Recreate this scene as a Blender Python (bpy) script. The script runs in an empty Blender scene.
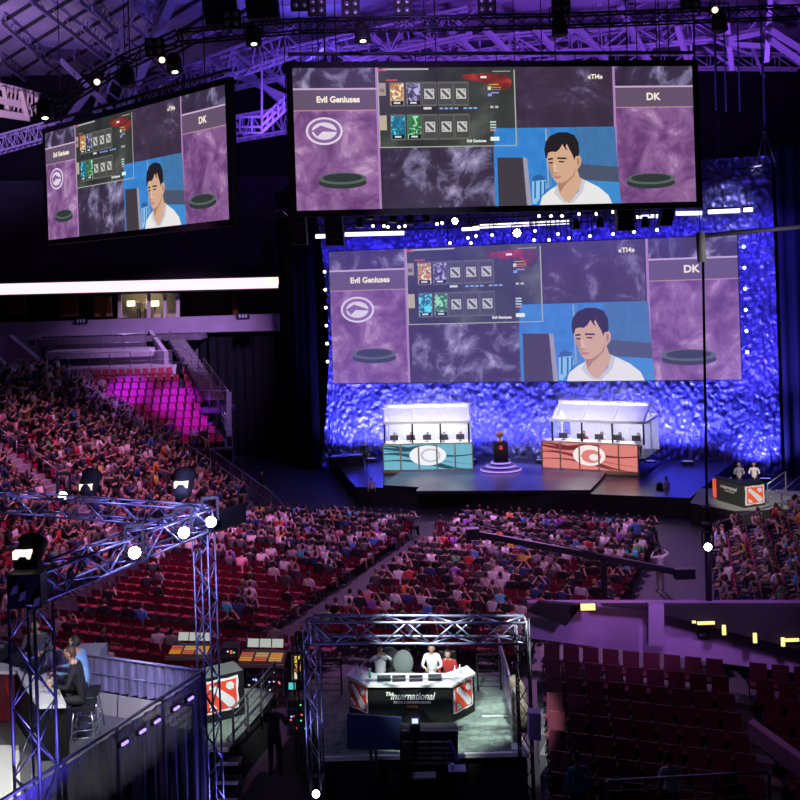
import bpy, bmesh, math, random
from mathutils import Vector, Matrix, noise
C = bpy.context.scene.collection
R = random.Random(11)
PI = math.pi
def rad(a): return a*PI/180
# ---------------------------------------------------------------- camera
ROLL = rad(1.9); H = 12.8; F = 1000.0
cd = bpy.data.cameras.new('camera'); cam = bpy.data.objects.new('camera', cd); C.objects.link(cam)
cd.lens = 45; cd.sensor_width = 36; cd.shift_y = -0.145; cd.clip_end = 500; cd.clip_start = .1
cr, sr = math.cos(ROLL), math.sin(ROLL)
M = Matrix(((cr, sr, 0, 0), (0, 0, -1, 0), (-sr, cr, 0, H), (0, 0, 0, 1)))
cam.matrix_world = M
bpy.context.scene.camera = cam
def uv(px, py):
    dx, dy = px-400, 284-py
    return (dx*cr+dy*sr)/F, (-dx*sr+dy*cr)/F
def P(px, py, Y):
    u, v = uv(px, py); return Vector((u*Y, Y, H+v*Y))
def PZ(px, py, z):
    u, v = uv(px, py); Y = (z-H)/v; return Vector((u*Y, Y, z))
# arena frame: e1 to the right along the rows, e2 towards the stage
TH = rad(16); E1 = Vector((math.cos(TH), -math.sin(TH), 0)); E2 = Vector((math.sin(TH), math.cos(TH), 0))
def A(a, b, z=0): return Vector((0, 45, z)) + E1*a + E2*b
# ---------------------------------------------------------------- materials
MC = {}
def mat(name, col, rough=.6, metal=0, em=0, emc=None, var=0, scale=6, bump=0, bscale=30, trans=0, alpha=1, spec=.5, stretch=None):
    if name in MC: return MC[name]
    m = bpy.data.materials.new(name); m.use_nodes = True; nt = m.node_tree; N = nt.nodes; L = nt.links
    b = N['Principled BSDF']; col = tuple(col)[:3]
    b.inputs['Base Color'].default_value = (*col, 1); b.inputs['Roughness'].default_value = rough
    b.inputs['Metallic'].default_value = metal; b.inputs['Specular IOR Level'].default_value = spec
    if trans: b.inputs['Transmission Weight'].default_value = trans
    if alpha < 1: b.inputs['Alpha'].default_value = alpha
    if em:
        b.inputs['Emission Color'].default_value = (*(emc or col), 1); b.inputs['Emission Strength'].default_value = em
    if var or bump:
        tc = N.new('ShaderNodeTexCoord'); mp = N.new('ShaderNodeMapping'); L.new(tc.outputs['Object'], mp.inputs[0])
        if stretch: mp.inputs['Scale'].default_value = stretch
    if var:
        n = N.new('ShaderNodeTexNoise'); n.inputs['Scale'].default_value = scale; n.inputs['Detail'].default_value = 4
        L.new(mp.outputs[0], n.inputs['Vector'])
        r = N.new('ShaderNodeValToRGB'); r.color_ramp.elements[0].position = .3; r.color_ramp.elements[1].position = .7
        r.color_ramp.elements[0].color = (*[c*(1-var) for c in col], 1); r.color_ramp.elements[1].color = (*[min(1, c*(1+var)) for c in col], 1)
        L.new(n.outputs['Fac'], r.inputs[0]); L.new(r.outputs[0], b.inputs['Base Color'])
    if bump:
        n = N.new('ShaderNodeTexNoise'); n.inputs['Scale'].default_value = bscale; n.inputs['Detail'].default_value = 3
        L.new(mp.outputs[0], n.inputs['Vector'])
        bp = N.new('ShaderNodeBump'); bp.inputs['Strength'].default_value = bump; bp.inputs['Distance'].default_value = .1
        L.new(n.outputs['Fac'], bp.inputs['Height']); L.new(bp.outputs[0], b.inputs['Normal'])
    MC[name] = m; return m
def lit(name, col, s=1):
    """a pixel of a screen or a lamp: it only gives off light"""
    if name in MC: return MC[name]
    m = bpy.data.materials.new(name); m.use_nodes = True; nt = m.node_tree
    b = nt.nodes['Principled BSDF']; b.inputs['Base Color'].default_value = (.01, .01, .01, 1); b.inputs['Roughness'].default_value = .5
    b.inputs['Emission Color'].default_value = (*col, 1); b.inputs['Emission Strength'].default_value = s
    MC[name] = m; return m
def cloudmat(name, stops, scale=.35, s=1, dist=1.2, seed=0, stretch=(1, 1, 1), detail=6, rough=.55):
    if name in MC: return MC[name]
    m = bpy.data.materials.new(name); m.use_nodes = True; nt = m.node_tree; N = nt.nodes; L = nt.links
    b = N['Principled BSDF']; b.inputs['Base Color'].default_value = (.01, .01, .01, 1)
    tc = N.new('ShaderNodeTexCoord'); mp = N.new('ShaderNodeMapping'); mp.inputs['Location'].default_value = (seed, seed*.7, seed*.3)
    mp.inputs['Scale'].default_value = stretch
    L.new(tc.outputs['Object'], mp.inputs[0])
    n = N.new('ShaderNodeTexNoise'); n.inputs['Scale'].default_value = scale; n.inputs['Detail'].default_value = detail
    n.inputs['Roughness'].default_value = rough; n.inputs['Distortion'].default_value = dist; L.new(mp.outputs[0], n.inputs['Vector'])
    r = N.new('ShaderNodeValToRGB'); cr_ = r.color_ramp
    cr_.elements[0].position = stops[0][0]; cr_.elements[0].color = (*stops[0][1], 1)
    cr_.elements[1].position = stops[-1][0]; cr_.elements[1].color = (*stops[-1][1], 1)
    for p, c in stops[1:-1]:
        e = cr_.elements.new(p); e.color = (*c, 1)
    L.new(n.outputs['Fac'], r.inputs[0]); L.new(r.outputs[0], b.inputs['Emission Color']); b.inputs['Emission Strength'].default_value = s
    MC[name] = m; return m
# ---------------------------------------------------------------- objects
def tag(o, label=None, cat=None, group=None, kind=None):
    if label: o['label'] = label
    if cat: o['category'] = cat
    if group: o['group'] = group
    if kind: o['kind'] = kind
    return o
def thing(name, label, cat, loc=(0, 0, 0), rotz=0, group=None):
    o = bpy.data.objects.new(name, None); C.objects.link(o); o.empty_display_size = .2
    o.location = loc; o.rotation_euler = (0, 0, rotz); o.rotation_euler = (0, 0, rotz)
    return tag(o, label, cat, group)
def wmat(o):
    m = o.matrix_basis.copy() if not o.parent else wmat(o.parent) @ o.matrix_basis
    return m
class MB:
    def __init__(s): s.v = []; s.f = []; s.m = []; s.mats = []; s.sm = []
    def mi(s, m):
        if m is None: return 0
        if m not in s.mats: s.mats.append(m)
        return s.mats.index(m)
    def add(s, vs, fs, m=None, smooth=False):
        o = len(s.v); k = s.mi(m); s.v += [Vector(v) for v in vs]
        for f in fs: s.f.append([i+o for i in f]); s.m.append(k); s.sm.append(smooth)
        return s
    def box(s, c, d, m=None, rz=0, T=None):
        x, y, z = d[0]/2, d[1]/2, d[2]/2
        vs = [Vector((i, j, k)) for i in (-x, x) for j in (-y, y) for k in (-z, z)]
        if T is None: T = Matrix.Rotation(rz, 3, 'Z')
        vs = [T @ v + Vector(c) for v in vs]
        return s.add(vs, [(0, 1, 3, 2), (4, 6, 7, 5), (0, 4, 5, 1), (2, 3, 7, 6), (0, 2, 6, 4), (1, 5, 7, 3)], m)
    def bar(s, p, q, w, h=None, m=None):
        """square bar from p to q"""
        p, q = Vector(p), Vector(q); d = q-p
        if d.length < 1e-6: return s
        h = h or w; z = d.normalized(); up = Vector((0, 0, 1)) if abs(z.z) < .95 else Vector((0, 1, 0))
        x = z.cross(up).normalized(); y = x.cross(z)
        vs = [r + x*i*w/2 + y*j*h/2 for r in (p, q) for i, j in ((-1, -1), (1, -1), (1, 1), (-1, 1))]
        return s.add(vs, [(3, 2, 1, 0), (4, 5, 6, 7), (0, 1, 5, 4), (1, 2, 6, 5), (2, 3, 7, 6), (3, 0, 4, 7)], m)
    def tube(s, pts, r, m=None, n=8, closed=False):
        pts = [Vector(p) for p in pts]; rs = r if isinstance(r, (list, tuple)) else [r]*len(pts)
        vs = []; K = len(pts); px = None
        for i, p in enumerate(pts):
            d = (pts[min(i+1, K-1)]-pts[max(i-1, 0)]).normalized()
            up = Vector((0, 0, 1)) if abs(d.z) < .9 else Vector((0, 1, 0))
            x = d.cross(up).normalized() if px is None else (px - d*px.dot(d)).normalized()
            px = x; y = d.cross(x)
            vs += [p + (x*math.cos(2*PI*k/n)+y*math.sin(2*PI*k/n))*rs[i] for k in range(n)]
        fs = [(i*n+k, i*n+(k+1) % n, (i+1)*n+(k+1) % n, (i+1)*n+k) for i in range(K-1) for k in range(n)]
        fs += [tuple(range(n))[::-1], tuple((K-1)*n+k for k in range(n))]
        return s.add(vs, fs, m, True)
    def prism(s, poly, z0, z1, m=None, mt=None):
        n = len(poly); vs = [(p[0], p[1], z0) for p in poly]+[(p[0], p[1], z1) for p in poly]
        s.add(vs, [(i, (i+1) % n, n+(i+1) % n, n+i) for i in range(n)]+[tuple(range(n))[::-1]], m)
        return s.add(vs[n:], [tuple(range(n))], mt or m)
    def poly(s, pts, m=None): return s.add(pts, [tuple(range(len(pts)))], m)
    def lathe(s, prof, c=(0, 0, 0), m=None, n=20, T=None):
        vs = [Vector((r*math.cos(2*PI*k/n), r*math.sin(2*PI*k/n), z)) for r, z in prof for k in range(n)]
        if T is not None: vs = [T @ v for v in vs]
        vs = [v+Vector(c) for v in vs]; K = len(prof)
        fs = [(i*n+k, i*n+(k+1) % n, (i+1)*n+(k+1) % n, (i+1)*n+k) for i in range(K-1) for k in range(n)]
        fs += [tuple(range(n))[::-1], tuple((K-1)*n+k for k in range(n))]
        return s.add(vs, fs, m, True)
    def ball(s, c, r, m=None, n=10, k=7):
        r = r if isinstance(r, (tuple, list)) else (r, r, r)
        vs = []; c = Vector(c)
        for i in range(k+1):
            t = PI*i/k
            for j in range(n):
                a = 2*PI*j/n; vs.append(c+Vector((r[0]*math.sin(t)*math.cos(a), r[1]*math.sin(t)*math.sin(a), r[2]*math.cos(t))))
        return s.add(vs, [(i*n+j, (i+1)*n+j, (i+1)*n+(j+1) % n, i*n+(j+1) % n) for i in range(k) for j in range(n)], m, True)
    def mesh(s, name, inv=None):
        me = bpy.data.meshes.new(name)
        vs = [inv @ v for v in s.v] if inv is not None else s.v
        me.from_pydata([tuple(v) for v in vs], [], s.f)
        for m in s.mats: me.materials.append(m)
        me.polygons.foreach_set('material_index', s.m); me.polygons.foreach_set('use_smooth', s.sm)
        me.update(); return me
    def build(s, name, parent=None, world=False, kind=None, label=None, m=None):
        if not s.v: return None
        if m and not s.mats: s.mats = [m]
        inv = wmat(parent).inverted() if (world and parent) else None
        o = bpy.data.objects.new(name, s.mesh(name, inv)); C.objects.link(o); o.parent = parent
        if kind: o['kind'] = kind
        if label: o['label'] = label
        return o
def structure(name, mb): return mb.build(name, kind='structure')
def whole(name, mb, label, cat, loc=None, group=None):
    """a thing that is one mesh; its origin goes to its base"""
    loc = Vector(loc) if loc is not None else Vector((sum(v.x for v in mb.v)/len(mb.v), sum(v.y for v in mb.v)/len(mb.v), min(v.z for v in mb.v)))
    o = bpy.data.objects.new(name, mb.mesh(name, Matrix.Translation(-loc))); C.objects.link(o); o.location = loc
    return tag(o, label, cat, group)
def dup(o, parent=None):
    c = o.copy(); C.objects.link(c)
    if parent is not None: c.parent = parent
    for ch in list(o.children): dup(ch, c)
    return c
def textmesh(s, size=1, shear=0, bold=0, align='CENTER'):
    cu = bpy.data.curves.new('writing', 'FONT'); cu.body = s; cu.size = size; cu.shear = shear; cu.offset = bold; cu.align_x = align; cu.align_y = 'CENTER'
    cu.resolution_u = 3
    ob = bpy.data.objects.new('writing', cu); C.objects.link(ob)
    dg = bpy.context.evaluated_depsgraph_get(); me = bpy.data.meshes.new_from_object(ob.evaluated_get(dg))
    vs = [v.co.copy() for v in me.vertices]; fs = [tuple(p.vertices) for p in me.polygons]
    bpy.data.objects.remove(ob); bpy.data.curves.remove(cu); bpy.data.meshes.remove(me)
    return vs, fs
def lamp(kind, loc, tgt, W, col, angle=60, blend=.5, rad_=.2, size=None, spread=None):
    ld = bpy.data.lights.new('lamp_light', kind); o = bpy.data.objects.new('lamp_light', ld); C.objects.link(o)
    ld.energy = W; ld.color = col; o.location = loc
    d = Vector(tgt)-Vector(loc); o.rotation_euler = d.to_track_quat('-Z', 'Y').to_euler()
    if kind == 'SPOT': ld.spot_size = rad(angle); ld.spot_blend = blend; ld.shadow_soft_size = rad_
    if kind == 'AREA':
        ld.shape = 'RECTANGLE'; ld.size = size[0]; ld.size_y = size[1]
        if spread: ld.spread = rad(spread)
    return o
ORD1 = ['', 'first', 'second', 'third', 'fourth', 'fifth', 'sixth', 'seventh', 'eighth', 'ninth', 'tenth', 'eleventh', 'twelfth', 'thirteenth', 'fourteenth', 'fifteenth', 'sixteenth', 'seventeenth', 'eighteenth', 'nineteenth']
def ordn(n):
    if n < 20: return ORD1[n]
    t = {2: 'twent', 3: 'thirt', 4: 'fort', 5: 'fift', 6: 'sixt', 7: 'sevent'}[n//10]
    return t+'ieth' if n % 10 == 0 else t+'y-'+ORD1[n % 10]
# common materials
BLK = mat('matt_black', (.012, .011, .014), .7)
DRK = mat('dark_metal', (.03, .03, .04), .45, .6)
ALU = mat('truss_aluminium', (.30, .30, .44), .48, .9)  # blue light on the aluminium is partly tinted into its base colour
BTR = mat('black_truss', (.04, .035, .05), .5, .6)
CON = mat('concrete', (.32, .28, .32), .8, var=.15, scale=2, bump=.1)
DCON = mat('dark_concrete', (.10, .085, .11), .85, var=.2, scale=2)
RED = mat('red_plastic', (.36, .025, .085), .4)
WHT = mat('white_paint', (.8, .8, .8), .5)
STEEL = mat('steel', (.45, .42, .5), .35, .8)
GREYF = mat('grey_fabric', (.25, .25, .26), .9)
SKIN = mat('skin', (.58, .34, .24), .6); HAIR = mat('dark_hair', (.02, .014, .012), .6)
def truss(mb, p, q, w=.34, step=None, m=None, r=.025, rb=.014, tri=False):
    """box truss between p and q: four chords and zigzag lacing on every side"""
    p, q = Vector(p), Vector(q); d = q-p; z = d.normalized(); up = Vector((0, 0, 1)) if abs(z.z) < .9 else Vector(E1)
    x = z.cross(up).normalized(); y = x.cross(z); h = w/2
    cs = [(-h, -h), (h, -h), (h, h), (-h, h)]
    n = max(2, round(d.length/(step or w*1.25)))
    for i, j in cs: mb.tube([p+x*i+y*j, q+x*i+y*j], r, m, 6)
    for k in range(n):
        for s in range(4):
            a, b = cs[s], cs[(s+1) % 4]
            if (k+s) % 2: a, b = b, a
            u, v = p+d*(k/n), p+d*((k+1)/n)
            mb.tube([u+x*a[0]+y*a[1], v+x*b[0]+y*b[1]], rb, m, 5)
    for e in (p, q):
        for s in range(4):
            a, b = cs[s], cs[(s+1) % 4]; mb.tube([e+x*a[0]+y*a[1], e+x*b[0]+y*b[1]], rb*1.2, m, 5)
    return mb
def railing(name, label, pts, h=1.0, group=None, bars=5, m=None, posts=1.6, glass=None):
    m = m or STEEL; base = Vector(pts[0]); t = thing(name, label, 'railing', base, 0, group)
    r = MB()
    for p, q in zip(pts, pts[1:]): r.tube([Vector(p)+Vector((0, 0, h)), Vector(q)+Vector((0, 0, h))], .03, m, 6)
    r.build('top_rail', t, True)
    k = MB()
    for p, q in zip(pts, pts[1:]):
        for i in range(bars): z = h*(i+.6)/(bars+.4); k.tube([Vector(p)+Vector((0, 0, z)), Vector(q)+Vector((0, 0, z))], .012, m, 5)
        if glass: k.add([Vector(p)+Vector((0, 0, .08)), Vector(q)+Vector((0, 0, .08)), Vector(q)+Vector((0, 0, h-.08)), Vector(p)+Vector((0, 0, h-.08))], [(0, 1, 2, 3)], glass)
    k.build('infill', t, True)
    for p, q in zip(pts, pts[1:]):
        p, q = Vector(p), Vector(q); n = max(1, round((q-p).length/posts))
        for i in range(n+1):
            if i == 0 and p != Vector(pts[0]): continue
            c = p+(q-p)*i/n; MB().bar(c, c+Vector((0, 0, h)), .05, m=m).build('post', t, True)
    return t
# ================================================================ setting: hall floor, far walls, roof
GFL = mat('hall_floor', (.014, .012, .017), .6, var=.3, scale=.6, bump=.05)
structure('floor', MB().box((0, 45, -.1), (110, 100, .2), GFL))
DW = mat('dark_wall', (.006, .005, .008), .9, var=.2, scale=1)
structure('wall_back', MB().box((0, 92, 17), (110, .4, 34), DW))
structure('wall_left', MB().box((-52, 45, 17), (.4, 95, 34), DW))
structure('wall_right', MB().box((52, 45, 17), (.4, 95, 34), DW))
# roof: a deck of ribbed metal panels, high point over the middle
ROOF = mat('roof_deck', (.42, .36, .5), .7, var=.15, scale=.4)
ZR = 33.0
def roofz(x, y): return ZR
def PR(px, py, z=ZR): return PZ(px, py, z)
structure('ceiling', MB().box((0, 45, ZR+.25), (110, 100, .4), ROOF))
# seams of the roof panels at upper left (real battens under the deck)
sm_ = MB(); SEAM = mat('roof_seam', (.03, .025, .04), .8)
for i in range(14):
    y0 = -70+i*21.5; a, b = PR(-60, y0+80+36), PR(200, y0-75+36)
    p = PR(-30, 22+i*20, ZR-.05); q = PR(300, 22+i*20-205, ZR-.05)
    if p.y < 0 or q.y < 0 or p.y > 180: continue
    q2 = p+(q-p)*1.0
    if p.y > 91: 
        t = (91-p.y)/(q.y-p.y); p = p+(q-p)*t
    sm_.bar(p, q2, .28, .12, SEAM)
structure('trim_1', sm_)
PUR = mat('roof_steel', (.42, .36, .5), .55, .2)
# purlins running away from the camera (the pale diagonal bars)
purl = [((0, 22), (60, 75)), ((30, 0), (140, 88)), ((78, 0), (170, 75)), ((0, 60), (85, 128)), ((92, 8), (120, 35)), ((130, 0), (158, 22)), ((0, 82), (60, 120)), ((82, 27), (112, 52)), ((74, 57), (105, 82)), ((0, 100), (30, 118))]
for (a, b) in purl:
    p, q = PR(*a, ZR-.8), PR(*b, ZR-.8)
    t = min(1, (90-p.y)/(q.y-p.y)); q = p+(q-p)*t
    tr = MB(); tr.bar(p, q, .16, .3, PUR)
    n = 8
    for k in range(n): 
        u = p+(q-p)*(k/n); w = p+(q-p)*((k+.5)/n)-Vector((0, 0, -.75)); x = p+(q-p)*((k+1)/n)
        tr.bar(u, w, .06, m=PUR); tr.bar(w, x, .06, m=PUR)
    o = tr.build('trim_2', kind='structure')
# great sloping box girder, upper left
def girder(p, q, w, h, name, m=PUR, n=10):
    g = MB(); p, q = Vector(p), Vector(q); d = q-p; up = Vector((0, 0, 1)); x = d.normalized().cross(up)
    if x.length < .1: x = Vector((1, 0, 0))
    x.normalize(); y = x.cross(d.normalized())
    for i, j in ((-1, -1), (1, -1), (1, 1), (-1, 1)): g.bar(p+x*i*w/2+y*j*h/2, q+x*i*w/2+y*j*h/2, .15, .15, m)
    for k in range(n):
        u, v = p+d*(k/n), p+d*((k+1)/n)
        for i in (-1, 1):
            s = 1 if k % 2 else -1
            g.bar(u+x*i*w/2+y*s*h/2, v+x*i*w/2-y*s*h/2, .08, m=m)
            g.bar(u+x*i*w/2-y*h/2, u+x*i*w/2+y*h/2, .06, m=m)
        g.bar(u-x*w/2-y*h/2, v+x*w/2-y*h/2, .1, m=m)
    return g.build(name, kind='structure')
GB = mat('girder_beam', (.5, .42, .58), .5, .1)
g = MB(); g.bar(P(176, -12, 62), P(118, 125, 74), .62, .5, GB); g.build('trim_3', kind='structure')
girder(P(152, -12, 63), P(105, 120, 75), 1.6, 1.2, 'trim_3')
# main roof chords crossing behind the hanging screen
chords = [((-20, 150), (60, 128), 78, 78, 1.2), ((130, 100), (300, 40), 66, 64, 1.6), ((190, 85), (470, 22), 70, 68, 1.8), ((300, 62), (720, 30), 72, 72, 1.5), ((380, 75), (780, 18), 78, 78, 1.5), ((480, 60), (800, 62), 82, 82, 1.2), ((170, 140), (300, 118), 70, 70, 1.6), ((300, 100), (560, -10), 80, 80, 1.6)]
for a, b, d0, d1, h in chords: girder(P(*a, d0), P(*b, d1), 1.0, h, 'trim_4', n=14)
diags = [((484, 28), (518, 62)), ((535, 28), (564, 62)), ((577, 27), (606, 60)), ((620, 6), (648, 62)), ((448, 28), (486, 64)), ((415, 31), (454, 64)), ((677, 25), (688, 62)), ((325, 45), (300, 64)), ((330, 45), (375, 68)), ((232, 58), (292, 112)), ((235, 60), (215, 75)), ((255, 60), (292, 90)), ((215, 66), (292, 100)), ((372, 36), (402, 64)), ((402, 36), (380, 62)),
         ((190, 40), (240, 20)), ((60, 60), (130, 128)), ((90, 90), (60, 130)), ((125, 80), (175, 30)), ((200, 60), (150, 90)), ((727, 22), (732, 70)), ((770, -5), (766, 62)), ((727, 40), (768, 32)), ((727, 44), (768, 47)), ((770, 40), (810, 68)), ((770, 30), (810, 55)), ((780, 0), (810, 12))]
for a, b in diags:
    MB().bar(P(*a, 69), P(*b, 70.5), .34, .34, PUR).build('trim_5', kind='structure')
rr = random.Random(3)
for i in range(26):       # fine bracing between the chords
    x0 = rr.uniform(170, 780); y0 = rr.uniform(-10, 40) + (40 if x0 < 280 else 0); l = rr.uniform(30, 70); a = rr.choice((.35, .6, 1.2, 2.3, -.5, -.9, 1.57))
    MB().bar(P(x0, y0, 74), P(x0+l*math.cos(a), min(y0+l*math.sin(a), 130), 75), .16, .16, PUR).build('trim_6', kind='structure')
# little catwalk stair beside the screens
cw = MB()
for dy in (0, 7, 14): cw.bar(P(262, 118+dy, 62), P(290, 92+dy, 63), .16, .16, PUR)
for k in range(6): x = 262+k*5.4; y = 118-k*5; cw.bar(P(x, y, 62.2), P(x, y+16, 62.2), .1, .1, PUR)
for dy in (0, 10, 16): cw.bar(P(225, 117+dy, 62), P(262, 117+dy, 62), .12, .12, PUR)
for x in (228, 240, 252, 262): cw.bar(P(x, 117, 62), P(x, 134, 62), .1, .1, PUR)
for x in (233, 262): cw.bar(P(x, 60, 62), P(x, 118, 62), .12, .12, PUR)
cw.build('trim_7', kind='structure')
WB = mat('warm_lit_beam', (.5, .42, .32), .6)  # warm light falling on these beams is put into their base colour
for x0, y0, x1, y1 in ((-10, 84, 40, 96), (-10, 98, 36, 108), (-10, 112, 30, 118), (4, 86, 10, 116), (22, 90, 28, 116), (36, 95, 38, 112)): MB().bar(P(x0, y0, 74), P(x1, y1, 75), .3, .5, WB).build('trim_8', kind='structure')
for k in range(7): MB().bar(P(8+k*4, 88+k, 74), P(4+k*4.6, 116, 75), .12, m=WB).build('trim_8', kind='structure')

# ---------------------------------------------------------------- far left: suites, ribbon board, fascia, concourse
WD = 78.0
def wallq(name, x0, x1, yt0, yt1, yb0, yb1, D, th, m, kind='structure'):
    a, b, c, d = P(x0, yb0, D), P(x1, yb1, D), P(x1, yt1, D), P(x0, yt0, D); o = Vector((0, th, 0))
    vs = [a, b, c, d, a+o, b+o, c+o, d+o]
    mb = MB().add(vs, [(0, 1, 2, 3), (5, 4, 7, 6), (4, 0, 3, 7), (1, 5, 6, 2), (3, 2, 6, 7), (4, 5, 1, 0)], m)
    return mb.build(name, kind=kind) if kind else mb
FASC = mat('fascia_paint', (.27, .21, .31), .8, var=.12, scale=.8)
UPD = mat('upper_deck_dark', (.013, .011, .015), .9, var=.3, scale=.7)
wallq('wall_upper', -60, 300, 182, 176, 284, 279, WD-1.2, .6, UPD)
wallq('wall_fascia', -60, 300, 325, 313, 339, 330, WD-1.5, .5, FASC)
wallq('wall_suite', -60, 300, 285, 280, 330, 318, WD+3, .3, mat('suite_wall', (.035, .022, .02), .8))
structure('floor_suite', MB().add([P(-60, 326, WD-1), P(300, 314, WD-1), P(300, 314, WD-1)+Vector((0, 4, 0)), P(-60, 326, WD-1)+Vector((0, 4, 0))], [(0, 1, 2, 3)], DCON))
# small dark plaques on the fascia
for x, y in ((81, 321), (243, 316)):
    pl = MB().box(P(x, y, WD-1.6), (1.0, .08, .42), DRK)
    for k in (-1, 0, 1): pl.box(P(x, y, WD-1.6)+Vector((k*.24, -.06, 0)), (.14, .03, .24), mat('plaque_digit', (.35, .4, .5), .5))
    whole('section_sign', pl, 'small dark section sign on the purple fascia, '+('under the lit suite, the left one' if x < 100 else 'near the dark drape, the right one'), 'sign')
# ribbon board
t = thing('ribbon_board', 'long glowing pinkish white ribbon display across the left balcony front', 'display', P(100, 287, WD-1.9))
a, b = P(-70, 291, WD-2), P(278, 282.5, WD-2)
MB().bar(a+Vector((0, .2, 0)), b+Vector((0, .2, 0)), .3, 1.05, BLK).build('housing', t, True)
rb = MB().bar(a+Vector((0, -.02, 0)), b+Vector((0, -.02, 0)), .1, .82, lit('ribbon_glow', (1, .70, .84), 1.35)); rb.build('light_strip', t, True)
# suite interior parts
def curtainpanel(x0, x1, y0, y1, D, m, name, label, cat='curtain', amp=.08, n=24):
    g = MB(); a, b = P(x0, y0, D), P(x1, y1, D); vs = []
    for i in range(n+1):
        u = i/n; x = a.x+(b.x-a.x)*u; y = D+amp*math.sin(i*2.4)
        vs += [(x, y, a.z), (x, y, b.z)]
    g.add(vs, [(2*i, 2*i+2, 2*i+3, 2*i+1) for i in range(n)], m, True)
    vs2 = [(v[0], v[1]+.05, v[2]) for v in vs]; g.add(vs2, [(2*i+1, 2*i+3, 2*i+2, 2*i) for i in range(n)], m, True)
    return whole(name, g, label, cat)
CUR = mat('rust_curtain', (.35, .13, .06), .9)
for i, (x0, x1, lab) in enumerate(((8, 26, 'leftmost of the suite curtains'), (60, 78, 'between the dark suites'), (94, 112, 'left of the lit suite'), (232, 238, 'narrow one far right of the suites'))):
    curtainpanel(x0, x1, 297, 316, WD+1.5, CUR, 'suite_curtain', 'dim rust coloured curtain in the suite row, '+lab)
wallq('wall_suite', 120, 178, 294, 293, 318, 317, WD+1.8, .2, mat('suite_back', (.5, .42, .3), .8))
for x, lab in ((131, 'left'), (155, 'right')):
    t = thing('table_lamp', 'glowing square table lamp in the lit suite, the '+lab+' one', 'lamp', P(x, 310, WD+.3), 0, None)
    MB().tube([P(x, 310, WD+.3), P(x, 306, WD+.3)], .05, DRK).build('stem', t, True)
    MB().box(P(x, 303.5, WD+.3), (.55, .3, .42), lit('lampshade', (1, .9, .65), 3)).build('lamp_shade', t, True)
# white frames of the lit suite
for x in (120, 149, 165, 178):
    whole('suite_post', MB().bar(P(x, 294, WD-.4), P(x, 318, WD-.4), .25, m=mat('suite_trim', (.5, .45, .4), .7)), 'pale upright post of the lit suite, '+{120: 'first from left', 149: 'second from left', 165: 'third from left', 178: 'rightmost'}[x], 'post')
# exit sign glow at the drape
whole('exit_sign', MB().box(P(272, 281, 70), (.9, .12, .5), lit('sign_glow', (1, .62, .5), 1.6)), 'small glowing pinkish sign beside the black stage drape', 'sign')
# concourse behind the pink seats: two slabs with glass railings
RG = mat('rail_glass', (.25, .2, .3), .15, 0, trans=.0, alpha=.35)
def slab(pts, th, m, name='floor_concourse'):
    vs = [Vector(p) for p in pts]; n = len(vs)
    g = MB().add(vs+[v-Vector((0, 0, th)) for v in vs], [tuple(range(n)), tuple(range(n, 2*n))[::-1]]+[(i, i+n, (i+1) % n+n, (i+1) % n) for i in range(n)], m)
    return g.build(name, kind='structure')
LIL = mat('pale_concrete', (.42, .36, .44), .8, var=.12, scale=1.2)
def slabpx(x0, x1, y, D0, D1, th, m=LIL):
    a, b = P(x0, y, D0), P(x1, y-(x1-x0)*.033, D0); k = Vector((0, D1-D0, 0)); slab([a, b, b+k, a+k], th, m)
slabpx(45, 150, 352, 71.5, 74, .55); slabpx(0, 172, 372, 69, 74, .7, LIL); slabpx(28, 200, 340, 74.2, 77, .4, DCON)
wallq('wall_concourse', 30, 200, 336, 330, 375, 368, 77.2, .3, DCON)
wallq('wall_concourse', -60, 40, 338, 335, 392, 388, 76, .3, LIL)
railing('balcony_railing', 'upper of the two grey glass panelled railings behind the pink seats', [P(36, 352, 71.6), P(146, 348, 71.6)], 1.05, bars=1, glass=RG, posts=1.5)
railing('balcony_railing', 'lower of the two grey glass panelled railings behind the pink seats', [P(48, 371, 69.1), P(172, 366, 69.1)], 1.1, bars=1, glass=RG, posts=1.5)
# sloped parapets and stairs beside them
def parapet(a, b, th, h, m=LIL):
    a, b = Vector(a), Vector(b); u = Vector((0, 0, h)); x = Vector((th, 0, 0))
    MB().add([a, b, b-u, a-u, a+x, b+x, b-u+x, a-u+x], [(0, 1, 2, 3), (7, 6, 5, 4), (0, 4, 5, 1), (3, 2, 6, 7), (1, 5, 6, 2), (0, 3, 7, 4)], m).build('wall_parapet', kind='structure')
parapet(P(8, 335, 72), P(40, 362, 67.5), .35, 1.6); parapet(P(-20, 342, 71), P(12, 372, 66), .35, 1.6)
parapet(P(148, 330, 76), P(164, 352, 71), .3, 1.3)
railing('balcony_railing', 'short grey railing at the far left edge beside the stand top', [P(-12, 376, 66), P(44, 374, 66)], 1.0, bars=2, posts=1.2)
def stairs(name, p, q, w, n, m, label=None):
    """steps descending from p (top) to q (bottom) across width vector w"""
    p, q, w = Vector(p), Vector(q), Vector(w); g = MB()
    for k in range(n):
        a = p+(q-p)*(k/n); b = p+(q-p)*((k+1)/n); z = a.z
        h = Vector((b.x, b.y, a.z)); lo = Vector((0, 0, a.z-b.z+.15))
        vs = [a, h, h+w, a+w, a-lo, h-lo, h+w-lo, a+w-lo]
        g.add(vs, [(0, 1, 2, 3), (4, 7, 6, 5), (0, 4, 5, 1), (1, 5, 6, 2), (2, 6, 7, 3), (3, 7, 4, 0)], m)
    return g.build(name, kind='structure')
stairs('floor_stair', P(168, 340, 74), P(206, 398, 64), (1.2, 0, 0), 16, mat('stair_concrete', (.14, .12, .15), .85, var=.2, scale=2))
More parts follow.
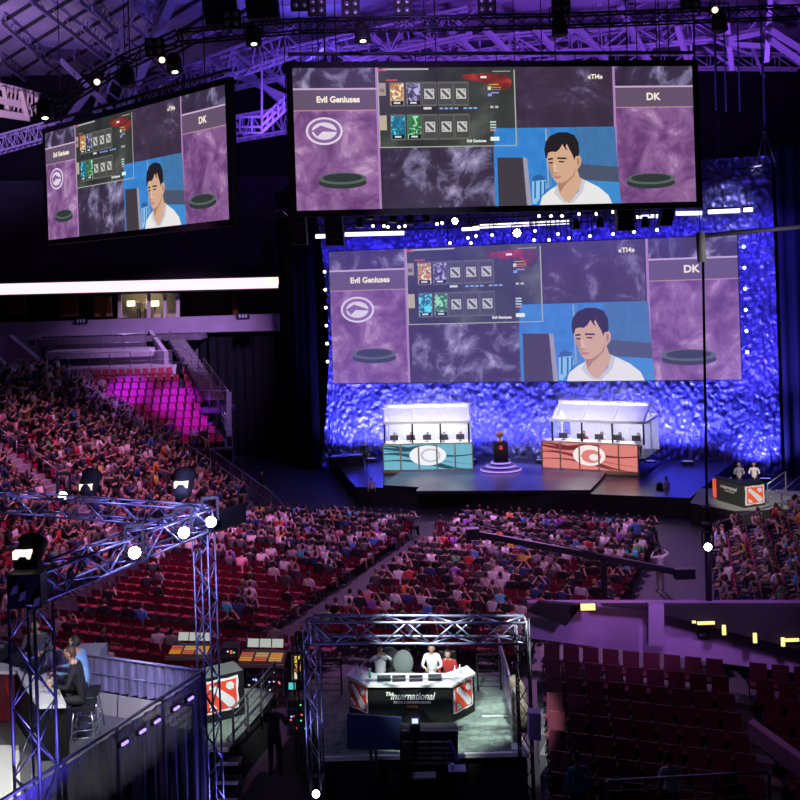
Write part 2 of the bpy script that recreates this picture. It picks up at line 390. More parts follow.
railing('stair_railing', 'pale sloping railing running down beside the stairs right of the pink seats', [P(170, 344, 73.5), P(186, 362, 70), P(205, 388, 66)], .95, bars=2, m=STEEL)
# ================================================================ stands (terraces) and seats
def stand(origin, along, out, length, rows, tread, rise, z0, name='floor_terrace', m=DCON):
    """terrace; row k sits at origin + out*k*tread, z0 + k*rise. returns fn(k, s) -> point on tread"""
    g = MB(); along = Vector(along); out = Vector(out); o = Vector(origin)
    for k in range(rows):
        a = o+out*(k*tread); b = a+along*length; c = b+out*tread; d = a+out*tread; z = z0+k*rise; zb = max(-.05, z-rise-.6)
        vs = [Vector((p.x, p.y, h)) for h in (zb, z) for p in (a, b, c, d)]
        g.add(vs, [(4, 5, 6, 7), (0, 3, 2, 1), (0, 1, 5, 4), (1, 2, 6, 5), (2, 3, 7, 6), (3, 0, 4, 7)], m)
    g.build(name, kind='structure')
    return lambda k, s, back=.55: (lambda p: Vector((p.x, p.y, z0+k*rise)))(o+out*((k+back)*tread)+along*s)
# seat meshes: local frame, sitter faces +Y, base at z=0
def stadium_seat():
    g = MB(); g.box((0, .0, .40), (.44, .40, .06), RED); g.box((0, .17, .36), (.44, .06, .06), RED)
    g.box((0, -.21, .60), (.40, .05, .36), RED, T=Matrix.Rotation(rad(10), 3, 'X')); 
    for x in (-.24, .24): g.box((x, -.02, .5), (.03, .34, .05), BLK); g.box((x, -.12, .26), (.03, .06, .5), BLK)
    return g
def floor_chair():
    g = MB(); g.box((0, .0, .44), (.45, .42, .05), mat('red_cushion', (.30, .02, .05), .7)); g.box((0, -.24, .72), (.44, .04, .26), mat('red_cushion', (.30, .02, .05), .7), T=Matrix.Rotation(rad(8), 3, 'X'))
    for x in (-.22, .22):
        g.tube([(x, .2, 0), (x, -.02, .44), (x, -.2, .5), (x, -.27, .86)], .014, DRK, 5); g.tube([(x, -.24, 0), (x, 0, .44)], .014, DRK, 5)
    g.tube([(-.22, -.27, .86), (.22, -.27, .86)], .014, DRK, 5)
    return g
SS = stadium_seat().mesh('stadium_seat'); FC = floor_chair().mesh('floor_chair')
# ---- human bodies: a skinned skeleton turned into one continuous mesh
BODYC = {}
def body(pose='sit', var=0, sub=1, fingers=False, seed=0):
    """joints -> skin modifier -> mesh data (verts, faces, region per face). faces +Y"""
    key = (pose, var, sub)
    if key in BODYC: return BODYC[key]
    J = {}
    if pose in ('sit', 'lean', 'phone', 'clap', 'desk', 'type'):
        lean = {'sit': 0, 'lean': .16, 'phone': .08, 'clap': .03, 'desk': .12, 'type': .07}[pose]
        J.update(pel=(0, 0, .52), spi=(0, lean*.4, .72), che=(0, lean, .96), nek=(0, lean*1.25+.01, 1.10), hd0=(0, lean*1.4+.02, 1.15))
        for s, n in ((-1, 'l'), (1, 'r')):
            J['sh'+n] = (s*.185, lean, 1.03)
            if pose == 'clap': J['el'+n] = (s*.30, lean+.16, .98); J['wr'+n] = (s*.12, lean+.32, 1.18); J['ha'+n] = (s*.05, lean+.34, 1.26)
            elif pose == 'phone' and s == 1: J['el'+n] = (s*.27, lean+.12, .82); J['wr'+n] = (s*.12, lean+.34, .98); J['ha'+n] = (s*.08, lean+.38, 1.06)
            elif pose in ('desk', 'type'): J['el'+n] = (s*.27, lean+.08, .78); J['wr'+n] = (s*.15, lean+.34, .80); J['ha'+n] = (s*.12, lean+.43, .80)
            elif var % 3 == 1: J['el'+n] = (s*.27, lean+.03, .80); J['wr'+n] = (-s*.02, lean+.24, .82+s*.02); J['ha'+n] = (-s*.1, lean+.24, .85+s*.02)
            else: J['el'+n] = (s*.26, lean+.02, .76); J['wr'+n] = (s*.15, lean+.26, .66); J['ha'+n] = (s*.12, lean+.35, .64)
            w = .10+.04*(var % 3)
            J['hi'+n] = (s*.09, .03, .50); J['kn'+n] = (s*w, .44, .52); J['an'+n] = (s*(w+.01), .42+.08*((var+s) % 2), .10); J['to'+n] = (s*(w+.03), .60, .04)
    else:
        J.update(pel=(0, 0, .94), spi=(0, 0, 1.12), che=(0, .0, 1.34), nek=(0, 0, 1.50), hd0=(0, .02, 1.55))
        for s, n in ((-1, 'l'), (1, 'r')):
            J['sh'+n] = (s*.19, 0, 1.43)
            if pose == 'armsup': J['el'+n] = (s*.42, .02, 1.42+.1*(s > 0)); J['wr'+n] = (s*.24, .08, 1.62+.05*(s > 0)); J['ha'+n] = (s*.14, .06, 1.70)
            elif pose == 'operate': J['el'+n] = (s*.26, .10, 1.18); J['wr'+n] = (s*.16, .36, 1.22); J['ha'+n] = (s*.12, .45, 1.24)
            else: J['el'+n] = (s*.25, -.01, 1.15); J['wr'+n] = (s*.25, .08, .92); J['ha'+n] = (s*.24, .12, .84)
            st = .12*s if pose == 'walk' else 0
            J['hi'+n] = (s*.09, 0, .90); J['kn'+n] = (s*.11, st+.03, .50); J['an'+n] = (s*.12, st*1.6, .09); J['to'+n] = (s*.14, st*1.6+.18, .04)
    Rd = dict(pel=(.15, .12), spi=(.14, .10), che=(.17, .11), nek=(.055, .055), hd0=(.05, .05))
    for n in 'lr': Rd.update({'sh'+n: (.065, .065), 'el'+n: (.045, .045), 'wr'+n: (.03, .03), 'ha'+n: (.042, .025), 'hi'+n: (.095, .09), 'kn'+n: (.065, .065), 'an'+n: (.045, .045), 'to'+n: (.045, .03)})
    E = [('pel', 'spi'), ('spi', 'che'), ('che', 'nek'), ('nek', 'hd0')]
    for n in 'lr': E += [('che', 'sh'+n), ('sh'+n, 'el'+n), ('el'+n, 'wr'+n), ('wr'+n, 'ha'+n), ('pel', 'hi'+n), ('hi'+n, 'kn'+n), ('kn'+n, 'an'+n), ('an'+n, 'to'+n)]
    ks = list(J); me = bpy.data.meshes.new('skeleton'); me.from_pydata([J[k] for k in ks], [(ks.index(a), ks.index(b)) for a, b in E], [])
    ob = bpy.data.objects.new('skeleton', me); C.objects.link(ob)
    md = ob.modifiers.new('skin', 'SKIN'); md.use_smooth_shade = True
    sk = me.skin_vertices[0].data
    for i, k in enumerate(ks): sk[i].radius = Rd[k]; sk[i].use_root = (k == 'pel')
    if sub: s = ob.modifiers.new('sub', 'SUBSURF'); s.levels = sub; s.render_levels = sub
    dg = bpy.context.evaluated_depsgraph_get(); m2 = bpy.data.meshes.new_from_object(ob.evaluated_get(dg))
    vs = [v.co.copy() for v in m2.vertices]; fs = [tuple(p.vertices) for p in m2.polygons]
    bpy.data.objects.remove(ob); bpy.data.meshes.remove(me); bpy.data.meshes.remove(m2)
    reg = []
    def segd(p, a, b):
        a, b = Vector(a), Vector(b); d = b-a; t = max(0, min(1, (p-a).dot(d)/d.length_squared)); return (p-a-d*t).length
    for f in fs:
        c = sum((vs[i] for i in f), Vector())/len(f)
        e = min(E, key=lambda e: segd(c, J[e[0]], J[e[1]])-.5*(Rd[e[0]][0]+Rd[e[1]][0]))
        a, b = e
        if a == 'nek' or b == 'nek' and c.z > J['nek'][2]-.02: r = 'skin'
        elif a[:2] == 'wr': r = 'skin'
        elif a[:2] == 'el' and b[:2] == 'wr': r = 'forearm'
        elif a[:2] in ('hi', 'kn') or b[:2] == 'hi' or (a == 'pel' and c.z < J['pel'][2]): r = 'legs'
        elif a[:2] == 'an': r = 'shoe'
        else: r = 'shirt'
        reg.append(r)
    # head
    hc = Vector(J['hd0'])+Vector((0, .015, .10))
    g = MB(); g.ball(hc, (.078, .098, .118), 'H', 12 if sub else 8, 8 if sub else 6)
    for i, f in enumerate(g.f):
        c = sum((g.v[j] for j in f), Vector())/len(f)-hc
        hairy = (c.z > .045 or c.y < -.015 and c.z > -.06) and not (c.y > .05 and c.z < .07)
        reg.append('hair' if hairy else 'skin')
    o = len(vs); hv = list(g.v)
    for i, v in enumerate(hv):
        d = v-hc
        if d.z < 0 : hv[i] = hc+Vector((d.x*(1-.25*min(1, -d.z/.118)), d.y*(1-.1*min(1, -d.z/.118)), d.z))
        if (d.z > .045 or (d.y < -.015 and d.z > -.06)): hv[i] = hc+(hv[i]-hc)*1.09
    vs += hv; fs += [tuple(j+o for j in f) for f in g.f]
    if sub:
        g = MB(); g.add([hc+Vector(v) for v in ((0, .098, .025), (-.015, .09, -.03), (.015, .09, -.03), (0, .122, -.022))], [(0, 1, 3), (0, 3, 2), (1, 2, 3)])
        reg += ['skin']*3
        for s in (-1, 1):
            k = len(g.f); g.ball(hc+Vector((s*.08, -.005, -.01)), (.012, .022, .032), None, 6, 4); reg += ['skin']*(len(g.f)-k)
            k = len(g.f); g.ball(hc+Vector((s*.03, .084, .012)), (.013, .008, .007), None, 6, 4); reg += ['hair']*(len(g.f)-k)
        k = len(g.f); g.box(hc+Vector((0, .086, -.058)), (.04, .012, .009)); reg += ['lip']*(len(g.f)-k)
        if fingers or sub:
            for s, n in ((-1, 'l'), (1, 'r')):
                w, h = Vector(J['wr'+n]), Vector(J['ha'+n]); d = (h-w).normalized(); side = d.cross(Vector((0, 0, 1))); 
                side = side.normalized() if side.length > .1 else Vector((1, 0, 0)); dn = side.cross(d).normalized()
                if dn.z > 0: dn = -dn
                for i, l in enumerate((.07, .08, .075, .06)):
                    b = h+side*((i-1.5)*.021)+d*.01; k = len(g.f)
                    g.tube([b, b+d*l*.5+dn*.004, b+d*l*.85+dn*.022], [.010, .009, .007], None, 5); reg += ['skin']*(len(g.f)-k)
                k = len(g.f); b = h-d*.03-side*s*.03; g.tube([b, b-side*s*.03+d*.02, b-side*s*.035+d*.05], [.012, .010, .008], None, 5); reg += ['skin']*(len(g.f)-k)
        o = len(vs); vs += g.v; fs += [tuple(j+o for j in f) for f in g.f]
    BODYC[key] = (vs, fs, reg, hc, J); return BODYC[key]
SHIRTS = {'black': (.015, .015, .02), 'dark grey': (.07, .07, .08), 'pale': (.75, .68, .70), 'white': (.85, .85, .85), 'grey': (.30, .28, .32), 'navy': (.03, .05, .16), 'blue': (.08, .25, .7), 'red': (.6, .05, .05), 'pink': (.8, .35, .45), 'green': (.12, .4, .15), 'orange': (.8, .25, .06), 'maroon': (.22, .03, .06), 'yellow': (.8, .6, .08), 'cyan': (.1, .6, .75), 'purple': (.3, .1, .5)}
SW = {'black': 34, 'dark grey': 16, 'pale': 11, 'white': 9, 'grey': 10, 'navy': 8, 'blue': 3, 'red': 3, 'pink': 3, 'green': 1.5, 'orange': 1, 'maroon': 5, 'yellow': .8, 'cyan': 1, 'purple': 2}
SKINS = [mat('skin_light', (.62, .38, .28), .6), SKIN, mat('skin_tan', (.42, .24, .15), .6), mat('skin_dark', (.16, .08, .05), .6)]
HAIRS = [HAIR, mat('brown_hair', (.07, .035, .02), .6), mat('blond_hair', (.3, .2, .09), .6), mat('cap_black', (.02, .02, .03), .7)]
JEAN = [mat('jeans', (.05, .07, .14), .8), mat('black_trousers', (.015, .015, .018), .8), mat('khaki_trousers', (.28, .22, .15), .8)]
LIP = mat('lip', (.4, .14, .12), .5)
def shirtmat(c): return mat('shirt_'+c.replace(' ', '_'), SHIRTS[c], .85)
def regmat(r, shirt, skin, hair, leg, sleeves=False):
    return {'skin': skin, 'forearm': shirt if sleeves else skin, 'legs': leg, 'shoe': BLK, 'shirt': shirt, 'hair': hair, 'lip': LIP}[r]
def personmesh(pose, var, sub, shirt, skin, hair, leg, sleeves=False):
    vs, fs, reg, hc, J = body(pose, var, sub); g = MB(); g.v = list(vs); g.f = [list(f) for f in fs]; g.sm = [True]*len(fs)
    for r in reg: g.m.append(g.mi(regmat(r, shirt, skin, hair, leg, sleeves)))
    return g
def person(label, loc, face, pose='stand', shirt='black', skin=0, hair=0, leg=1, sleeves=True, var=0, scale=1, headset=False, smat=None):
    """face: direction (x, y) the person looks along"""
    g = personmesh(pose, var, 1, smat or shirtmat(shirt), SKINS[skin], HAIRS[hair], JEAN[leg], sleeves)
    me = g.mesh('person'); o = bpy.data.objects.new('person', me); C.objects.link(o)
    o.location = loc; o.rotation_euler = (0, 0, math.atan2(face[1], face[0])-PI/2); o.scale = (scale,)*3
    tag(o, label, 'person')
    if headset:
        hc = body(pose, var, 1)[3]; h = MB(); n = 9
        h.tube([hc+Vector((.1*math.cos(PI*i/n), -.01, .135*math.sin(PI*i/n)+.01)) for i in range(n+1)], .012, BLK, 6)
        for s in (-1, 1): h.ball(hc+Vector((s*.1, -.01, -.005)), (.022, .04, .045), BLK, 8, 6)
        h.build('headset', o)
    return o
# ---- crowd machinery
PEOPLE = []; SEATS = []           # (point, facing, region text, row, place, seat kind)
def visible(p, margin=12):
    X, Y, Z = p; 
    if Y < 5: return False
    u, v = X/Y*F, (Z-H)/Y*F; px = 400+u*cr-v*sr; py = 284-u*sr-v*cr
    return (px, py) if -margin < px < 800+margin and -margin < py < 800+margin else False
# side stand at left
SA = A(-11.4, 0); b0 = Vector((-8.8, 55, 0))
OUT = -E1; ALONG = -E2
NR = 16
f_side = stand(b0, ALONG, OUT, 30, NR, .74, .46, 1.0)
STAIR_T = {10.5: 1.1, 20.5: 1.1}
def on_stair(s): return any(c < s < c+w for c, w in STAIR_T.items())
for k in range(NR):
    n = 0
    for i in range(int(30/.53)):
        s = .35+i*.53
        if on_stair(s): continue
        n += 1; p = f_side(k, s)
        if not visible(p+Vector((0, 0, .8))): continue
        SEATS.append((p, (E1.x, E1.y), 'left side stand', k+1, n, 'st'))
        if R.random() < .93: PEOPLE.append((p, (E1.x*.9+E2.x*.5, E1.y*.9+E2.y*.5), 'left side stand', k+1, n))
# corner section with the pink-lit rows
NC = 10
pk0, pk1 = P(128, 443, 61.5), P(229, 441, 61.5); pk0.z = pk1.z = 0
al = Vector((1, 0, 0)); 
tr_, ri_ = .70, .42; zc = 3.05
g = MB()
sk = -.95   # the left edge steps outward as the rows climb
for k in range(NC):
    z = zc+k*ri_; y = 61.5+k*tr_; x0 = -16.7-k*.62; x1 = -10.7-k*.52
    g.box(((x0+x1)/2, y+tr_/2, z-.5), (x1-x0, tr_, 1.0), DCON)
    n = 0
    for i in range(int((x1-x0-.3)/.54)):
        p = Vector((x0+.4+i*.54, y+.4, z)); n += 1
        SEATS.append((p, (.25, -1), 'far corner block', k+1, n, 'st'))
        pr = {0: .28, 1: .3, 2: .12, 3: .06}.get(k, .02)
        if R.random() < pr: PEOPLE.append((p, (.5, -1), 'far corner block', k+1, n))
g.build('floor_terrace', kind='structure')
structure('wall_corner', MB().box((-13.7, 61.3, 1.4), (6.2, .3, 3.2), BLK))
# narrow section right of the stairs
g = MB()
for k in range(5):
    y = 65.5+k*.75; z = 5.1+k*.42; x0 = -14.3-k*.25; g.box((x0+.95, y+.37, z-.4), (1.9, .75, .8), DCON)
    for i in range(3): SEATS.append((Vector((x0+.35+i*.55, y+.4, z)), (.2, -1), 'narrow block past the stairs', k+1, i+1, 'st'))
g.build('floor_terrace', kind='structure')
# right stand
fr = stand(A(13.1, 4.2), -E2, E1, 13.2, 11, .8, .31, .35)
for k in range(11):
    for i in range(24):
        s = .3+i*.55; p = fr(k, s); q = visible(p+Vector((0, 0, .8)))
        if not q: continue
        SEATS.append((p, (-E1.x, -E1.y), 'right stand', k+1, i+1, 'st'))
        if R.random() < .84: PEOPLE.append((p, (-E1.x+.3, -E1.y+.6), 'right stand', k+1, i+1))
# floor chairs in blocks either side of the diagonal aisle
FP = rad(22); F1 = Vector((math.cos(FP), -math.sin(FP), 0)); F2 = Vector((math.sin(FP), math.cos(FP), 0))
def FA(a, b, z=0): return Vector((0, 45, z))+F1*a+F2*b
NB = 19
for j in range(NB):
    b = 6.9-j*.92
    for blk, a0, a1 in (('floor block left of the aisle', -10.6, -.9), ('floor block right of the aisle', .55, 10.8)):
        n = 0
        if j < 2 and blk[12] == 'l': continue
        for i in range(int((a1-a0)/.54)):
            a = a0+i*.54; n += 1
            p = FA(a, b, 0); q = visible(p+Vector((0, 0, .8)))
            if not q: continue
            if q[0] > 530 and q[1] > 612: continue
            SEATS.append((p, (F2.x, F2.y), blk, j+1, n, 'fl'))
            if blk[12] == 'l':
                pr = .9 if j < 9 else (.8 if a > -5 else .5) if j < 13 else (.4 if a > -5 else .1)
            else: pr = .94 if j < 13 else .8
            if R.random() < pr: PEOPLE.append((p+Vector((R.uniform(-.05, .05), R.uniform(-.08, .08), 0)), (F2.x, F2.y), blk, j+1, n))
# empty rows nearer the camera on the left (raked a little)
for j in range(7):
    b = -11.2-j*1.0
    n = 0
    for i in range(30):
        a = -14.5+i*.55; n += 1; p = FA(a, b, 0); q = visible(p+Vector((0, 0, .8)))
        if not q or a > -.5 and j > 2: continue
        SEATS.append((p, (F2.x, F2.y), 'near floor rows', j+1, n, 'fl'))
        if R.random() < .1: PEOPLE.append((p, (E2.x, E2.y), 'near floor rows', j+1, n))
def wpick(d, r):
    t = r.random()*sum(d.values())
    for k, w in d.items():
        t -= w
        if t <= 0: return k
    return k
POSES = ['sit', 'lean', 'phone', 'clap', 'sit', 'sit', 'lean']
pmesh = {}
def spect(col, pose, var, sk, ha, le):
    key = (col, pose, var, sk, ha, le)
    if key not in pmesh: pmesh[key] = personmesh(pose, var, 1, shirtmat(col), SKINS[sk], HAIRS[ha], JEAN[le], False).mesh('spectator')
    return pmesh[key]
PEOPLE.sort(key=lambda t: t[0].y)
near, far = PEOPLE[:300], PEOPLE[300:]
PTXT = {'sit': 'sitting upright', 'lean': 'leaning forward', 'phone': 'one hand raised', 'clap': 'both hands raised'}
def attrs():
    return wpick(SW, R), R.choice(POSES), R.randrange(3), R.choices(range(4), (4, 4, 2, 1))[0], R.choices(range(4), (5, 4, 1, 2))[0], R.randrange(3)
SHORT = {'left side stand': 'left side stand', 'floor block left of the aisle': 'floor left of aisle', 'floor block right of the aisle': 'floor right of aisle', 'near floor rows': 'near floor rows', 'right stand': 'right stand', 'far corner block': 'far corner block'}
for p, f, regn, row, n in near:
    col, pose, var, sk, ha, le = attrs()
    o = bpy.data.objects.new('spectator', spect(col, pose, var, sk, ha, le)); C.objects.link(o); o.location = p
    o.rotation_euler = (0, 0, math.atan2(f[1], f[0])-PI/2+R.uniform(-.35, .35))
    tag(o, f'spectator in {col} top {PTXT[pose]}, {SHORT[regn]}, {ordn(row)} row, {ordn(n)} place', 'spectator', 'seated spectators, '+regn)
# all the smaller, farther ones together
lowp = []
g = MB()
for p, f, regn, row, n in far:
    col, pose, var, sk, ha, le = attrs()
    vs, fs, reg, hc, J = body(pose, var, 0); T = Matrix.Translation(p) @ Matrix.Rotation(math.atan2(f[1], f[0])-PI/2+R.uniform(-.35, .35), 4, 'Z')
    o = len(g.v); g.v += [T @ v for v in vs]; g.f += [[i+o for i in q] for q in fs]; g.sm += [True]*len(fs)
    g.m += [g.mi(regmat(r, shirtmat(col), SKINS[sk], HAIRS[ha], JEAN[le])) for r in reg]
whole('spectator_crowd', g, 'distant seated crowd in mixed dark, pale and coloured tops filling the stands and floor', 'crowd')['kind'] = 'stuff'
# seats
def putseats(kind, name, me, desc, cat):
    L_ = sorted([s for s in SEATS if s[5] == kind], key=lambda t: t[0].y)
    occ = {(t[2], t[3], t[4]) for t in PEOPLE}
    L_.sort(key=lambda s: (s[0].y + (6 if (s[2], s[3], s[4]) in occ else 0)))
    for p, f, regn, row, n, _ in L_[:300]:
        o = bpy.data.objects.new(name, me); C.objects.link(o); o.location = p; o.rotation_euler = (0, 0, math.atan2(f[1], f[0])-PI/2)
        st = 'taken' if (regn, row, n) in occ else 'empty'
        tag(o, f'{st} {desc}, {SHORT.get(regn, regn)}, {ordn(row)} row, {ordn(n)} place', cat, f'{name.replace("_", " ")}s, {regn}')
    g = MB(); base = me
    bv = [v.co.copy() for v in base.vertices]; bf = [tuple(q.vertices) for q in base.polygons]; bm = [base.materials[q.material_index] for q in base.polygons]
    for p, f, regn, row, n, _ in L_[300:]:
        T = Matrix.Translation(p) @ Matrix.Rotation(math.atan2(f[1], f[0])-PI/2, 4, 'Z'); o = len(g.v)
        g.v += [T @ v for v in bv]; g.f += [[i+o for i in q] for q in bf]; g.sm += [False]*len(bf); g.m += [g.mi(m) for m in bm]
    if g.v: whole(name+'_rows', g, 'remaining distant rows of '+desc+'s', cat)['kind'] = 'stuff'
putseats('st', 'stadium_seat', SS, 'red plastic stadium seat', 'seat')
putseats('fl', 'floor_chair', FC, 'red cushioned floor chair', 'chair')
# rails along the stand's end and aisles
def zside(k): return 1.0+k*.46
def pside(s, k, dz=0): p = b0+ALONG*s+OUT*(k*.74); return Vector((p.x, p.y, zside(k)+dz))
for s0, lab in ((-.15, 'sloping handrail down the far end of the packed left stand'), (10.6, 'sloping handrail in the middle aisle of the packed left stand'), (20.6, 'sloping handrail in the nearest aisle of the packed left stand')):
    t = thing('aisle_handrail', lab, 'railing', pside(s0, 0))
    for k in range(0, 15, 3):
        r = MB(); r.tube([pside(s0, k, .95), pside(s0, k+2.2, .95)], .03, STEEL, 6); r.build('hand_rail', t, True)
        for kk in (k, k+1.1, k+2.2): MB().tube([pside(s0, kk, -.1), pside(s0, kk, .95)], .022, STEEL, 6).build('post', t, True)
stairs('floor_stair', pside(-1.2, 15, .1), pside(-1.2, -2, -.6), ALONG*1.0, 30, CON)
for s0 in STAIR_T: stairs('floor_stair', pside(s0+.05, 15, .12), pside(s0+.05, 0, .12), ALONG*1.0, 30, CON)
railing('stand_railing', 'grey panelled railing descending from the left stand towards the floor', [pside(-1.6, 4, -.2), pside(-1.6, -1, -.3), pside(-1.6, -4.5, -1.2)+Vector((0, 0, 1.6))*0], 1.1, bars=1, glass=RG, posts=1.3)
railing('corner_railing', 'sloping pale railing at the right edge of the pink seat block', [Vector((-10.6, 61.4, 3.25)), Vector((-13.8, 67.5, 7.2))], 1.0, bars=2)
railing('corner_railing', 'blue lit railing with drop at the small block past the stairs', [P(229, 408, 63), P(204, 374, 67)], 1.05, bars=3, m=STEEL)
railing('corner_railing', 'short level blue lit rail above the dark gap beside the pink seats', [P(190, 405, 63.5), P(229, 406, 63)], .95, bars=1, m=STEEL)
MB().bar(P(229, 392, 63), P(229, 436, 63), .28, m=LIL).build('trim_8', kind='structure')
slab([P(200, 409, 64), P(229, 409, 63), P(229, 409, 63)+Vector((0, 2.5, 0)), P(200, 409, 64)+Vector((0, 2.5, 0))], .25, DCON)
# ================================================================ screens
SWD, SHT = 21.1, 7.15
def screen(name, label, BLp, BRp, z0, W, Hh, hazy=0, frame=.32, cables=None):
    a, b = Vector(BLp), Vector(BRp); ang = math.atan2(b.y-a.y, b.x-a.x)
    t = thing(name, label, 'screen', (a.x, a.y, z0), ang)
    K = (Matrix.Diagonal((W/SWD, 1, Hh/SHT)))
    tagn = '_hazy' if hazy else ''
    def hz(c): return tuple(c[i]*(1-.12*hazy)+(.035, .025, .11)[i]*hazy for i in range(3))  # washed-out haze over the projection, mixed into the picture colours
    def L_(n, c, s=1): return lit(n+tagn, hz(c), s)
    def CL(n, stops, **k): return cloudmat(n+tagn, [(p, hz(c)) for p, c in stops], **k)
    def bld(mb, nm, par, **k):
        if nm != 'frame': mb.v = [Vector((SWD*(v.x/SWD)*50.3/(53-(v.x/SWD)*2.7), v.y, v.z)) for v in mb.v]
        mb.v = [K @ v for v in mb.v]; return mb.build(nm, par, **k)
    # frame
    f = MB(); w, h, d = SWD, SHT, frame
    if frame:
        for c, s in (((w/2, .15, -d/2), (w+2*d, .4, d)), ((w/2, .15, h+d/2), (w+2*d, .4, d)), ((-d/2, .15, h/2), (d, .4, h+2*d)), ((w+d/2, .15, h/2), (d, .4, h+2*d)), ((w/2, .33, h/2), (w+2*d, .05, h+2*d))): f.box(c, s, BLK)
    else: f.box((w/2, .2, h/2), (w+.1, .1, h+.1), BLK)
    bld(f, 'frame', t)
    def R_(u0, u1, v0, v1, m, y=0, mb=None):
        mb = mb or MB(); mb.add([(u0*w, y, v0*h), (u1*w, y, v0*h), (u1*w, y, v1*h), (u0*w, y, v1*h)], [(0, 1, 2, 3)], m); return mb
    dark = [(.36, (.035, .022, .05)), (.5, (.05, .035, .075)), (.60, (.22, .19, .34)), (.70, (.55, .48, .68))]
    dark2 = [(.42, (.045, .028, .055)), (.56, (.06, .04, .08)), (.66, (.2, .16, .3)), (.8, (.5, .45, .6))]
    purp = [(.28, (.09, .03, .12)), (.46, (.17, .065, .21)), (.6, (.30, .14, .34)), (.76, (.62, .42, .64))]
    pic = MB(); R_(0, 1, 0, 1, L_('pic_base', (.04, .025, .05)), .02, pic); pic = bld(pic, 'display_panel', t)
    def part(mb, nm): return bld(mb, nm, t)
    part(R_(.22, .50, 0, .44, CL('cloud_dark', dark, scale=.55, dist=.5, seed=3.1, rough=.65)), 'storm_cloud_view')
    part(R_(.556, .797, .56, 1, CL('cloud_dark_b', dark2, scale=.5, dist=.4, seed=9.2, rough=.65)), 'storm_cloud_view')
    # team panels
    for u0, u1, sd, nm, tx in ((0, .212, 5.5, 'Evil Geniuses', .112), (.803, 1, 15.1, 'DK', .90)):
        mb = MB(); R_(u0, u1, 0, 1, CL('cloud_purple%d' % int(sd), purp, scale=.62, dist=.6, seed=sd, rough=.62), 0, mb)
        R_(u0, u1, .855, 1, CL('cloud_top%d' % int(sd), dark, scale=.6, dist=.8, seed=sd+1), -.01, mb)
        R_(u0, u1, .70, .855, L_('band', (.13, .085, .15)), -.02, mb)
        R_(u0, u1, .845, .857, L_('band_line', (.6, .42, .62)), -.03, mb); R_(u0, u1, .697, .703, L_('band_line2', (.5, .3, .32)), -.03, mb)
        R_(u0+(.207 if u0 < .5 else -.003), u0+(.213 if u0 < .5 else .003), 0, 1, L_('pane_edge', (.42, .22, .5)), -.03, mb)
        # round pedestal of the display
        cx = .117 if u0 < .5 else .888; cv = .215 if u0 < .5 else .17
        pd = MB(); n = 24
        def ell(cx, cv, a, b, m, y, mb=pd): mb.add([((cx*w+a*math.cos(2*PI*k/n)), y, cv*h+b*math.sin(2*PI*k/n)) for k in range(n)], [tuple(range(n))], m)
        ell(cx, cv-.025, 1.28, .30, L_('pedestal_dark', (.03, .04, .04)), -.03); ell(cx, cv+.005, 1.28, .30, L_('pedestal', (.10, .13, .12)), -.04); ell(cx, cv+.01, 1.05, .22, L_('pedestal_dark', (.03, .04, .04)), -.05)
        pnl = part(mb, 'team_panel'); bld(pd, 'pedestal', pnl)
        if u0 < .5:
            lg = MB(); ell(.075, .555, .98, .70, L_('logo_white', (.75, .66, .78)), -.03, lg); ell(.075, .555, .86, .60, L_('logo_inner', (.26, .13, .33)), -.04, lg)
            ell(.075, .555, .66, .44, L_('logo_white', (.75, .66, .78)), -.05, lg); lg.add([(.6, -.06, 3.8), (1.4, -.06, 4.25), (2.5, -.06, 3.9), (1.5, -.06, 3.95), (1.2, -.06, 3.7), (1.0, -.06, 3.95)], [tuple(range(6))], L_('logo_inner', (.26, .13, .33)))
            bld(lg, 'team_logo', pnl)
        vs, fs = textmesh(nm, .43 if u0 < .5 else .52, 0, .016); tb = MB().add([(v.x+tx*w, -.04, v.y+.775*h) for v in vs], fs, L_('text_cream', (.95, .85, .7))); bld(tb, 'team_name', pnl)
    # draft board
    mb = MB(); R_(.212, .556, .43, 1, CL('board_bg', [(.3, (.015, .014, .016)), (.6, (.05, .055, .05)), (.8, (.16, .17, .15))], scale=.3, dist=.3, seed=2), -.03, mb)
    for u0, u1, v0, v1 in ((.212, .556, .43, .437), (.553, .556, .43, .98), (.212, .2145, .43, 1)): R_(u0, u1, v0, v1, L_('board_edge', (.4, .42, .36)), -.04, mb)
    # red glow at the board's top right, in nested patches of a soft red picture
    m = CL('board_red', [(.36, (.045, .03, .028)), (.5, (.22, .025, .022)), (.64, (.55, .05, .045))], scale=.9, dist=.3, seed=4)
    mb.add([(x*w, -.04, y*h) for x, y in ((.42, .945), (.49, .96), (.53, .955), (.548, .91), (.545, .86), (.53, .83), (.505, .86), (.47, .89), (.43, .915))], [tuple(range(9))], m)
    brd = part(mb, 'draft_board')
    CU = [.232, .268, .305, .343, .381, .419]
    cu = [(.243, .277), (.284, .318), (.3235, .357), (.364, .398), (.403, .437)]
    hero = [[(.75, .32, .12), (.10, .08, .18)], [(.02, .22, .38), (.05, .22, .08)]]
    blob = [[(.95, .75, .45), (.45, .42, .7)], [(.1, .75, .9), (.3, .75, .4)]]
